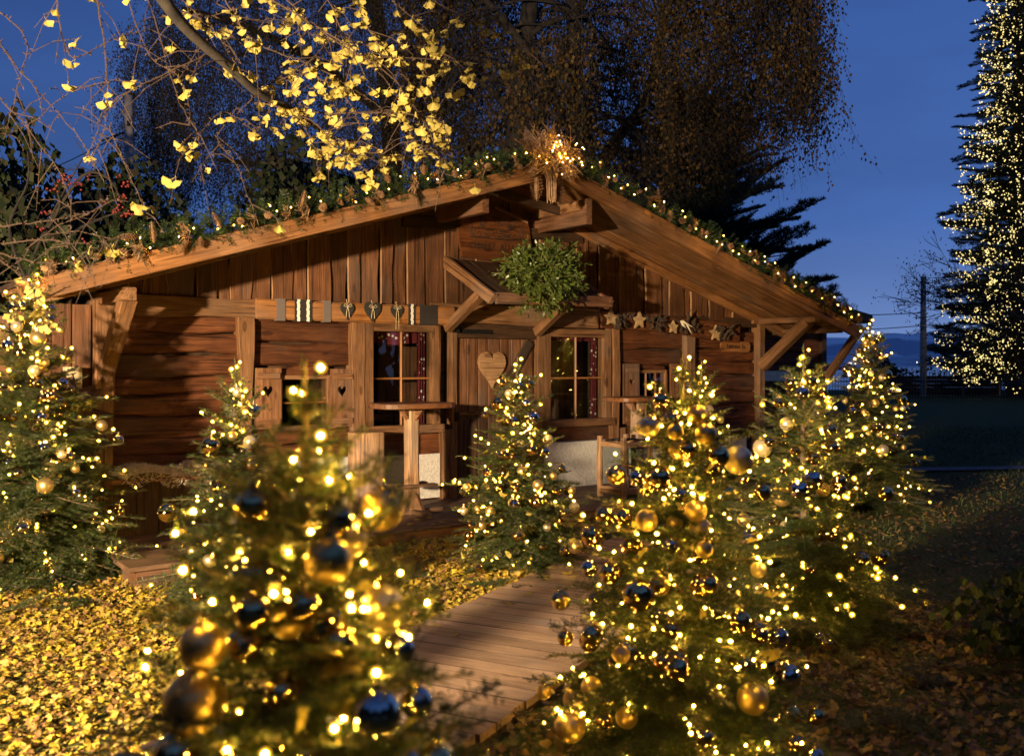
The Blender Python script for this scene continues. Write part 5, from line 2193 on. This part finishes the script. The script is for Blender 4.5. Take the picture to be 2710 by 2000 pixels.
# ------------------------------------------------------------------ branching trees
def grow(mb, p, d, L, r, depth, q, tips, droop=0.0, spread=.6, seg=4, sides=6, kids=(2, 3), minr=.003):
    pts, rad = [p], [r]
    for i in range(seg):
        d = (d + Vector((q.gauss(0, .13), q.gauss(0, .13), q.gauss(0, .1) - droop))).normalized()
        p = p + d * (L / seg)
        pts.append(p)
        rad.append(max(minr, r * (1 - .42 * (i + 1) / seg)))
    mb.tube(pts, rad, sides if r > .02 else 4, 0, False)
    tips.append((pts[-1], d, depth))
    if depth <= 0:
        return
    for k in range(q.randint(*kids)):
        u = q.choice((1.0, q.uniform(.45, .95)))
        i = min(seg, max(1, int(u * seg)))
        a = d.orthogonal().normalized()
        a = Matrix.Rotation(q.uniform(0, 6.28), 3, d) @ a
        nd = (d + a * q.uniform(.35, 1.1) * spread * 1.6).normalized()
        grow(mb, pts[i], nd, L * q.uniform(.6, .85), rad[i] * q.uniform(.5, .72), depth - 1, q, tips, droop, spread, seg, sides, kids, minr)


def leaf_quads(pts, size, r, flat=.35):
    n = len(pts)
    d = norm(np.stack([r.normal(0, .5, n), r.normal(0, .5, n), -np.ones(n)], 1))
    w = norm(np.cross(d, r.normal(0, 1, (n, 3))))
    l = size * r.uniform(.7, 1.2, (n, 1))
    m_ = pts + d * l * .45
    return np.stack([pts, m_ + w * l * flat, pts + d * l, m_ - w * l * flat], 1).reshape(-1, 3)


def birch(name, base, label, trunks, strands, seed, size, pal, wts, leafgap, ln=(.7, 2.2)):
    root = empty(name, base, label, 'tree')
    q = random.Random(seed)
    mb = MB()
    tips = []
    for pts, r0 in trunks:
        sp_ = smooth_path([p - base for p in pts], 4)
        rr = [r0 * (1 - .55 * i / len(sp_)) for i in range(len(sp_))]
        mb.tube(sp_, rr, 9, 0, False)
        for i in range(4, len(sp_) - 1, 2):
            for _ in range(2):
                a = q.uniform(0, 6.3)
                grow(mb, sp_[i], Vector((math.cos(a), .6 * math.sin(a), q.uniform(.2, .9))).normalized(), q.uniform(.9, 1.7), rr[i] * .38, 2, q, tips, .16, .55, 5, 6, (2, 3), .008)
    mb.build('trunk', M['bark_dark'], root, smooth=True)
    r = np.random.RandomState(seed)
    P0 = strands(r)
    n = len(P0)
    L = r.uniform(ln[0], ln[1], n)
    sway = np.stack([r.normal(0, .24, n), r.normal(0, .24, n)], 1)
    k = 6
    rib, leafp = [], []
    pts = []
    for i in range(k + 1):
        u = i / k
        off = np.stack([sway[:, 0] * u * L + .05 * np.sin(u * 5 + P0[:, 1] * 9), sway[:, 1] * u * L, -L * u], 1)
        pts.append(P0 + off)
    wv = np.stack([np.ones(n) * .0022, np.zeros(n), np.zeros(n)], 1)
    for i in range(k):
        rib.append(np.stack([pts[i] - wv, pts[i] + wv, pts[i + 1] + wv, pts[i + 1] - wv], 1).reshape(-1, 3))
    # keep leaf strands leafy to different degrees
    full = r.uniform(0, 1, n)
    m_ = int(ln[1] / leafgap)
    for j in range(m_):
        u = (j + r.uniform(0, 1, n)) * leafgap / L
        ok = (u < 1) & (r.uniform(0, 1, n) < full * 1.15)
        uu = u[ok]
        f = uu * k
        i0 = np.minimum(f.astype(int), k - 1)
        A = np.stack(pts, 0)
        idx = np.nonzero(ok)[0]
        a = A[i0, idx]
        b = A[i0 + 1, idx]
        leafp.append(a + (b - a) * (f - i0)[:, None] + r.normal(0, .065, (len(idx), 3)))
    leafp = np.concatenate(leafp)
    b3 = np.array(base)
    RV = np.concatenate(rib) - b3
    tag(link('hanging_twigs', np_mesh('hanging_twigs', RV, np.arange(len(RV)).reshape(-1, 4), M['bark_dark']), root), kind='stuff')
    LV_ = leaf_quads(leafp, size, r) - b3
    c = np.repeat(leaf_cols(len(leafp), r, pal, wts), 4, axis=0)
    print(name, 'leaves', len(leafp))
    tag(link('foliage', np_mesh('foliage', LV_, np.arange(len(LV_)).reshape(-1, 4), M['leafcol'], col=c), root), kind='stuff')
    return root


def region(r, n, vx0, vx1, top, bot, y0, y1):
    """points in the crown: a band between two outline curves given as functions of vx"""
    out = []
    vx = vx0 + (vx1 - vx0) * r.uniform(0, 1, n)
    t = np.array([top(x) for x in vx])
    b = np.array([bot(x) for x in vx])
    vy = t + (b - t) * r.uniform(0, 1, n)
    Y = r.uniform(y0, y1, n)
    return np.stack([(vx * K - 1355) / F_PX * Y, Y, EYE - (vy * K - HOR) * Y / F_PX], 1)


BIRCH_PAL = [(.10, .056, .013), (.14, .072, .014), (.04, .034, .012), (.06, .053, .017), (.16, .10, .022)]


def strands_r(r):
    return np.concatenate([
        region(r, 3900, 880, 1500, lambda x: -330, lambda x: 330 - .00045 * (x - 1300) ** 2, 19.6, 24),
        region(r, 1900, 1430, 1790, lambda x: -330, lambda x: 300 - .00055 * (x - 1400) ** 2, 17.5, 22),
        region(r, 900, 1500, 1812, lambda x: -320, lambda x: 150, 17.5, 20),
        region(r, 60, 1730, 1830, lambda x: 30, lambda x: 170, 18.5, 20),
        region(r, 200, 1120, 1300, lambda x: 60, lambda x: 190, 15.5, 17)])


birch('weeping_birch', Vector((3.0, 20, 0)), 'big weeping birch with dark orange leaves rising behind the ridge',
      [([P(1150, 900, 20), P(1140, 420, 20), P(1128, 330, 20), P(1140, 180, 19.8), P(1160, 0, 19.6), P(1190, -220, 19.4)], .30),
       ([P(1138, 400, 20), P(1165, 300, 20.1), P(1215, 160, 20.3), P(1300, -60, 20.5)], .16),
       ([P(1300, 900, 20.4), P(1290, 400, 20.4), P(1262, 200, 20.2), P(1250, 0, 20), P(1230, -250, 20)], .22),
       ([P(1292, 440, 20.4), P(1330, 330, 20.4), P(1410, 220, 20.6), P(1450, 60, 20.8), P(1480, -150, 21)], .15),
       ([P(1300, 560, 20.4), P(1370, 420, 20.5), P(1470, 330, 20.7), P(1530, 280, 21)], .12),
       ([P(1262, 330, 20), P(1220, 230, 19.5), P(1150, 110, 19.2), P(1080, 20, 19), P(1000, -60, 19)], .11)],
      strands_r, 5, .075, BIRCH_PAL, (4, 3, 3, 2, 2), .045, (.6, 1.9))


def strands_l(r):
    return np.concatenate([
        region(r, 4600, 330, 1060, lambda x: -330, lambda x: 400 - .0004 * (x - 700) ** 2, 20, 25),
        region(r, 420, 262, 420, lambda x: 40, lambda x: 330, 21, 23),
        region(r, 180, 520, 900, lambda x: 250, lambda x: 400, 20, 22)])


DARK_PAL = [(.05, .04, .018), (.07, .045, .02), (.035, .035, .015)]
birch('weeping_tree', Vector((-4.4, 23, 0)), 'dark weeping tree with fine hanging twigs behind the left roof slope',
      [([P(870, 900, 23), P(865, 500, 23), P(850, 250, 23), P(820, 0, 23), P(800, -250, 23)], .28),
       ([P(865, 480, 23), P(780, 400, 22.8), P(640, 370, 22.5), P(480, 350, 22.4)], .11),
       ([P(855, 300, 23), P(960, 60, 23), P(1040, -120, 23)], .12),
       ([P(850, 260, 23), P(700, 140, 22.8), P(540, 60, 22.5), P(400, 20, 22.5)], .12)],
      strands_l, 8, .055, DARK_PAL, (3, 2, 2), .042, (.8, 2.4))


def needle_branch_big(L, seed):
    return fir_branch(L, seed, dens=110, ln=.17, wd=.016, sub=True)


# dark conifer right of the birch: level sprays that turn up at the tips
BIGBR = []
for i in range(4):
    r_ = np.random.RandomState(70 + i)
    quads = []
    st_ = MB()
    L = 1.0

    def spray(p0, d, l, depth):
        k = 4
        pts = [p0 + d * l * j / k + np.array([0, 0, .20 * l]) * (j / k) ** 2 for j in range(k + 1)]
        for j in range(k):
            quads.append(needles(pts[j], pts[j + 1], 150 if depth else 90, .04, .0035, r_, 0, 180))
        st_.tube([tuple(p) for p in pts], [.008 * l * (1 - .6 * j / k) + .001 for j in range(k + 1)], 3, 1, False)
        if depth:
            y = .12
            while y < .98:
                for sg_ in (-1, 1):
                    a = math.atan2(d[1], d[0]) + sg_ * math.radians(r_.uniform(28, 48))
                    spray(pts[0] + (pts[-1] - pts[0]) * y, norm(np.array([math.cos(a), math.sin(a), r_.uniform(-.12, .12)])), l * (1 - y * .75) * r_.uniform(.32, .5), depth - 1)
                y += .085 if depth == 2 else .16
    spray(np.zeros(3), np.array([1.0, 0, 0]), L, 2)
    Q = np.concatenate(quads)
    SV = np.array(st_.v)
    Fs = np.array(st_.f) + len(Q)
    BIGBR.append(np_mesh('conifer_branch', np.concatenate([Q, SV]), np.concatenate([np.arange(len(Q)).reshape(-1, 4), Fs]), [M['needle_dark'], M['bark_dark']],
                         mi=np.concatenate([np.zeros(len(Q) // 4), np.ones(len(Fs))])))


def conifer(name, x, y, h, label, radius, z0, dz, seed, nb, pitch, cond=None):
    q = random.Random(seed)
    t = empty(name, Vector((x, y, 0)), label, 'tree')
    tree_trunk(t, h, h * .016, M['bark_dark'], seed)
    z = z0
    pl = []
    while z < h * .985:
        R = radius(z)
        n_ = nb if R > 1.2 else 5
        a0 = q.uniform(0, 6.3)
        for k in range(n_):
            az = a0 + 2 * math.pi * k / n_ + q.uniform(-.3, .3)
            L = R * q.uniform(.6, 1.12)
            pt = math.radians(pitch + q.uniform(-13, 13))
            o = link('branch', q.choice(BIGBR), t)
            R_ = Matrix.Rotation(az, 4, 'Z') @ Matrix.Rotation(-pt, 4, 'Y') @ Matrix.Rotation(q.uniform(-.55, .55), 4, 'X')
            o.matrix_basis = Matrix.Translation((0, 0, z + q.uniform(-.1, .1))) @ R_ @ Matrix.Diagonal((L, L * .9, L, 1))
            pl.append((Vector((x, y, z)), R_ @ Vector((1, 0, 0)), L, az))
        z += dz * (.5 + .5 * min(1, R / 2.5))
    return t, pl


conifer('cedar_tree', 5.0, 27, 9.6, 'dark cedar with level feathery boughs right of the birch, above the right eave', lambda z: max(.4, 4.1 * (1 - max(0, z - 2.5) / 8.5) ** .8) if z > 2.3 else 3.9, 1.6, .42, 12, 11, 6)
# tall fir wrapped in white lights on the far right
bigt, bpl = conifer('lit_fir_tree', 25.1, 47.5, 33, 'very tall fir wrapped in thousands of small white lights at the edge of the lawn', lambda z: 4.15 * (1 - z / 33.5) ** .8, 1.1, .52, 13, 11, -12)
s_ = empty('tree_lights', Vector((25.1, 47.5, 0)), 'dense pale light chains wrapped over the very tall fir', 'fairy lights')
q = random.Random(99)
mbl = MB()
fl_me = MB()
for i, f in enumerate([1]):
    pass
oct_v = [(.04, 0, 0), (-.04, 0, 0), (0, .04, 0), (0, -.04, 0), (0, 0, .04), (0, 0, -.04)]
oct_f = [(0, 2, 4), (2, 1, 4), (1, 3, 4), (3, 0, 4), (2, 0, 5), (1, 2, 5), (3, 1, 5), (0, 3, 5)]
fl_me.add(oct_v, oct_f)
flm = fl_me.mesh('bulb', M['farled'])
cnt = 0
low = [x for x in bpl if x[0].z < 24]
lefty = [x for x in low if math.cos(x[3]) < -.7]
tries = 0
while cnt < 6400 and tries < 120000:
    tries += 1
    b, d, L, az = q.choice(low if q.random() < .7 else lefty)
    if math.sin(az) > .35 or q.random() > (L / 4.7) ** 1.1:
        continue
    u = math.sqrt(q.uniform(.04, 1.08))
    side = Vector((-d.y, d.x, 0)) * q.uniform(-.3, .3) * L * (1.05 - u)
    p = b + d * (L * u) + side + Vector((0, 0, .2 * L * u * u + q.uniform(-.38, .30)))
    p = p - Vector((25.1, 47.5, 0))
    k_ = q.uniform(.45, 1.0)
    if cnt < 300:
        o = link('bulb', flm, s_)
        o.location = p
        o.scale = (k_, k_, k_)
    else:
        mbl.add([(v[0] * k_ + p.x, v[1] * k_ + p.y, v[2] * k_ + p.z) for v in oct_v], oct_f)
    cnt += 1
tag(mbl.build('light_mass', M['farled'], s_), kind='stuff')

# bare twiggy tree before the lit fir
bt = empty('bare_tree', Vector((15.9, 27, 0)), 'bare dark tree whose twigs reach before the lit fir', 'tree')
mb = MB()
q = random.Random(41)
tips = []
base = Vector((0, 0, 0))
mb.tube([base, Vector((-.2, 0, 1.6)), Vector((-.4, .1, 3.0))], [.16, .13, .10], 8)
for k in range(9):
    a = Vector((-1, q.uniform(-.4, .4), q.uniform(-.05, .9))).normalized()
    grow(mb, Vector((-.2 - .05 * k, 0, 1.5 + .17 * k)), a, q.uniform(1.35, 1.9), .045, 4, q, tips, -.01, .42, 4, 4, (2, 3), .007)
mb.build('branches', M['bark_dark'], bt)
r = np.random.RandomState(3)
tp = np.array([tuple(t_[0]) for t_ in tips if t_[2] <= 1])
tp = np.repeat(tp, 3, axis=0) + r.normal(0, .12, (len(tp) * 3, 3))
LQ = leaf_quads(tp, .07, r)
tag(link('last_leaves', np_mesh('last_leaves', LQ, np.arange(len(LQ)).reshape(-1, 4), M['leafcol'], col=np.tile([.05, .035, .02], (len(LQ), 1))), bt), kind='stuff')


# shrubs behind the left eave
def shrub(name, base, rx, ry, rz, n, size, pal, wts, label, seed, nbr=14, berries=()):
    root = empty(name, base, label, 'shrub')
    q = random.Random(seed)
    mb = MB()
    tips = []
    for k in range(nbr):
        a = 2 * math.pi * k / nbr + q.uniform(-.3, .3)
        grow(mb, Vector((q.uniform(-.2, .2), q.uniform(-.2, .2), 0)), Vector((math.cos(a) * .6, math.sin(a) * .5, 1)).normalized(), rz * .45, .03, 3, q, tips, 0, .5, 4, 5, (2, 3), .004)
    mb.build('stems', M['bark_dark'], root)
    r = np.random.RandomState(seed)
    d = norm(r.normal(0, 1, (n, 3)))
    rad = r.uniform(.35, 1.0, (n, 1)) ** .5
    lump = 1 + .22 * np.sin(d[:, :1] * 6 + seed) + .18 * np.sin(d[:, 2:] * 7 + d[:, 1:2] * 5)
    p_ = d * rad * lump * np.array([rx, ry, rz * .55]) + np.array([0, 0, rz * .55])
    LQ = leaf_quads(p_, size, r, .45)
    c = np.repeat(leaf_cols(n, r, pal, wts), 4, axis=0)
    tag(link('foliage', np_mesh('foliage', LQ, np.arange(len(LQ)).reshape(-1, 4), M['leafcol'], col=c), root), kind='stuff')
    return root


GRN = [(.030, .045, .015), (.05, .06, .02), (.04, .032, .014)]
shrub('leafy_shrub', Vector((-6.9, 12.6, 0)), 1.5, 1.2, 4.0, 9000, .15, GRN, (3, 2, 1), 'dark broad leaved shrub at the far left edge behind the tallest fir', 51, 7)
shrub('leafy_shrub', Vector((-6.3, 15.5, 0)), 2.7, 1.6, 3.9, 17000, .15, GRN, (3, 2, 1), 'dark broad leaved shrub between the pole and the left eave', 52, 8)
shrub('leafy_shrub', Vector((-3.6, 17.5, 0)), 2.3, 1.4, 4.6, 13000, .15, GRN, (2, 2, 1), 'dark broad leaved shrub rising over the left roof slope', 53)
# crab apple with red fruit
ca = empty('crab_apple', Vector((-5.6, 10.2, 0)), 'thin branched crab apple with red fruit clusters against the blue sky', 'tree')
mb = MB()
q = random.Random(14)
tips = []
for pts in ([P(40, 900, 10.2), P(60, 620, 10.2), P(100, 500, 10.1), P(150, 400, 10), P(185, 340, 10)], [P(60, 640, 10.2), P(150, 520, 10.2), P(215, 480, 10), P(262, 465, 10)],
            [P(100, 500, 10.1), P(180, 385, 10), P(235, 390, 10), P(262, 430, 10)], [P(60, 620, 10.2), P(20, 500, 10.2), P(60, 400, 10.2), P(60, 330, 10.2)], [P(90, 520, 10.1), P(130, 450, 10), P(110, 380, 10)]):
    sp_ = smooth_path([p - Vector((-5.6, 10.2, 0)) for p in pts], 5)
    mb.tube(sp_, [.022 * (1 - .8 * i / len(sp_)) for i in range(len(sp_))], 5)
    for i in range(6, len(sp_)):
        if q.random() < .45:
            grow(mb, sp_[i], Vector((q.uniform(-1, 1), q.uniform(-.4, .4), q.uniform(-.2, 1))).normalized(), q.uniform(.15, .35), .005, 1, q, tips, 0, .5, 3, 4, (1, 2), .0022)
mb.build('branches', M['bark_dark'], ca)
BRY = sphere_mesh('berry', .0135, M['berry'], 10, 7)
for (vx, vy, n_, sx, sy) in ((140, 392, 26, 22, 12), (170, 405, 10, 12, 8), (118, 412, 8, 10, 7), (262, 388, 4, 6, 8), (276, 402, 9, 10, 9), (266, 432, 9, 8, 9), (256, 460, 12, 10, 9), (276, 468, 16, 14, 10), (191, 529, 9, 9, 9), (98, 466, 8, 14, 8), (90, 500, 6, 6, 6), (228, 442, 3, 5, 5), (190, 383, 4, 6, 5)):
    for i in range(n_):
        o = link('fruit', BRY, ca)
        o.location = P(vx + q.gauss(0, sx * .55), vy + q.gauss(0, sy * .55), 10 + q.uniform(-.05, .05)) - Vector((-5.6, 10.2, 0))
        k_ = q.uniform(.8, 1.15)
        o.scale = (k_, k_, k_ * .95)

# poles and wires
pl_ = empty('utility_pole', Vector((-7.55, 19, 0)), 'thick wooden utility pole left, behind the shrubs', 'utility pole', 'utility poles')
mb = MB()
mb.tube([(0, 0, -.2), (0, 0, 3), (-.04, 0, 6.87)], [.11, .10, .085], 12)
mb.build('shaft', M['pole'], pl_, smooth=True)
mb = MB()
for z in (6.3, 5.5, 4.7):
    mb.box((0, -.10, z), (.05, .04, .10))
mb.build('clamp', M['iron'], pl_)
for i, (va, vb, xa) in enumerate((((273, 289), (-60, 415), 0), ((273, 396), (60, 505), 1), ((276, 505), (150, 615), 2))):
    a, b = P(*va, 19), P(*vb, 24)
    mb = MB()
    mb.tube([a.lerp(b, t / 10) - Vector((0, 0, .2 * math.sin(math.pi * t / 10))) for t in range(11)], .012, 4)
    mb.tube([a, a.lerp(b, .12)], .022, 4)
    tag(mb.build('overhead_wire', M['wire']), ('upper', 'middle', 'lowest')[i] + ' overhead wire running left from the thick pole', 'wire', 'wires of the left pole')
p2 = empty('utility_pole', Vector((21.0, 49, 0)), 'pale utility pole on the right by the lake shore', 'utility pole', 'utility poles')
mb = MB()
mb.tube([(0, 0, -.5), (0, 0, 3), (0, 0, 6.1)], [.17, .16, .125], 12)
mb.build('shaft', M['pole'], p2, smooth=True)
mb = MB()
mb.box((0, -.18, 2.05), (.62, .05, .05))
mb.box((0, -.18, 1.55), (.7, .05, .05))
mb.build('step_bar', M['pole'], p2)
for i, vy in enumerate((684, 712)):
    a, b = P(2015, vy, 49), P(1700, vy - 6 + i * 10, 60)
    mb = MB()
    mb.tube([a.lerp(b, t / 8) - Vector((0, 0, .2 * math.sin(math.pi * t / 8))) for t in range(9)], .022, 4)
    tag(mb.build('overhead_wire', M['wire']), ('upper', 'lower')[i] + ' thin wire running left from the pale pole', 'wire', 'wires of the right pole')

# railing, low plank wall, hedge and bush at the lake edge
fn = empty('iron_fence', Vector((12.9, 42, 0)), 'black iron railing between the chalet and the lake', 'fence')
bar_m = MB()
bar_m.tube([(0, 0, 0), (0, 0, 1.2)], .012, 5)
bar_me = bar_m.mesh('bar', M['iron'])
for i in range(90):
    o = link('bar', bar_me, fn)
    x = i * .125
    o.location = (x, 0, 0)
    o.scale = (1, 1, .92 + .16 * math.cos((x % 1.6 - .8) * 1.6))
for z in (.15, .85):
    mb = MB()
    mb.box((5.6, 0, z), (11.3, .03, .04))
    mb.build('rail', M['iron'], fn)
lw = empty('plank_wall', Vector((22.5, 50, 0)), 'low dark plank wall at the back edge of the lawn', 'wall')
for i in range(5):
    plank('wall_plank', lw, (-3.6, 0, .12 + i * .2), (3.0, 0, .12 + i * .2), (0, -1, 0), .19, .06, M['dark'])
for x in (-3.4, -1.2, 1.0, 2.9):
    plank('post', lw, (x, -.06, 0), (x, -.06, 1.15), (0, -1, 0), .1, .06, M['pole'])
shrub('shore_bush', Vector((20.4, 53, 0)), 1.6, .9, 1.7, 2200, .16, GRN, (2, 1, 1), 'low bush at the foot of the pale pole', 58, 6)
shrub('shore_bush', Vector((31, 55, 0)), 6.5, 1.4, 2.4, 5200, .2, GRN, (2, 1, 1), 'long dark hedge behind the lit fir', 59, 6)
shrub('shore_bush', Vector((16.2, 54, 0)), 1.3, .8, 2.3, 700, .12, GRN, (2, 1, 1), 'thin young bush between the railing and the lake', 60, 9)
shrub('bare_shrub', Vector((24, 95, -1.5)), 5, 3, 8, 1500, .25, GRN, (1, 0, 1), 'hazy dark trees on the near shore right of the chalet wing', 61, 16)
for i, (vx, vy, Y, mat, lb) in enumerate(((1857, 794, 880, 'lampdot', 'white lamp on the far shore, first by the red one'), (1861, 794, 880, 'lampdot', 'second white lamp on the far shore'), (1853, 794, 880, 'redlamp', 'red lamp on the far shore'),
                                          (1870, 795, 880, 'lampdot', 'lone white lamp on the far shore right of the pair'), (2005, 792, 3300, 'lampdot', 'faint village lamp across the lake left of the pole'), (2048, 790, 3300, 'lampdot', 'faint village lamp across the lake right of the pole'),
                                          (2015, 768, 4300, 'lampdot', 'faint lamp high on the wooded hill'))):
    mb = MB()
    k_ = Y / 880 * .42
    mb.add([(v[0] * k_ / .04, v[1] * k_ / .04, v[2] * k_ / .04) for v in oct_v], oct_f)
    o = mb.build('shore_lamp', M[mat])
    o.location = P(vx, vy, Y)
    tag(o, lb, 'lamp', 'lamps on the far shore')
# boat-like bright strip by the jetty
mb = MB()
mb.box((0, 0, 0), (4.2, .5, .5))
mb.box((.3, 0, .4), (2.4, .45, .3))
o = mb.build('moored_boat', plain('white_hull', (.8, .8, .8), .5))
o.location = (25.5, 64, -.2)
tag(o, 'white boat lying at the shore behind the low plank wall', 'boat')

# unseen trees added behind the viewer to keep blue sky out of panes and baubles
rb = np.random.RandomState(88)
nb_ = 24000
ang = rb.uniform(math.radians(150), math.radians(390), nb_)
rad_ = rb.uniform(17, 24, nb_)
hgt = rb.uniform(0, 1, nb_) ** .8 * (15 + 3.5 * np.sin(ang * 7) + 2 * np.sin(ang * 17))
bp = np.stack([rad_ * np.cos(ang), rad_ * np.sin(ang) - 2, hgt], 1)
bq = leaf_quads(bp, 1.0, rb, .5)
bc = np.repeat(leaf_cols(nb_, rb, GRN, (2, 1, 1)), 4, axis=0)
tag(link('sky_block_wood', np_mesh('sky_block_wood', bq, np.arange(len(bq)).reshape(-1, 4), M['leafcol'], col=bc)), 'unseen dark leaf mass added behind the viewer to darken reflections', kind='stuff')

# dark wooden post and ivy on the right
stump(2.55, 2.05, .19, 0, 1.0, 'dark round timber post standing behind the row of firs on the right')['category'] = 'post'
bpy.data.objects[[o.name for o in bpy.data.objects if o.name.startswith('log_stump')][-1]].data.materials[0] = M['dark']
shrub('ivy_bush', Vector((2.75, 4.95, 0)), .42, .4, .42, 900, .055, [(.03, .055, .018), (.05, .07, .02)], (2, 1), 'low ivy plant at the right edge among brown leaves', 63, 5)
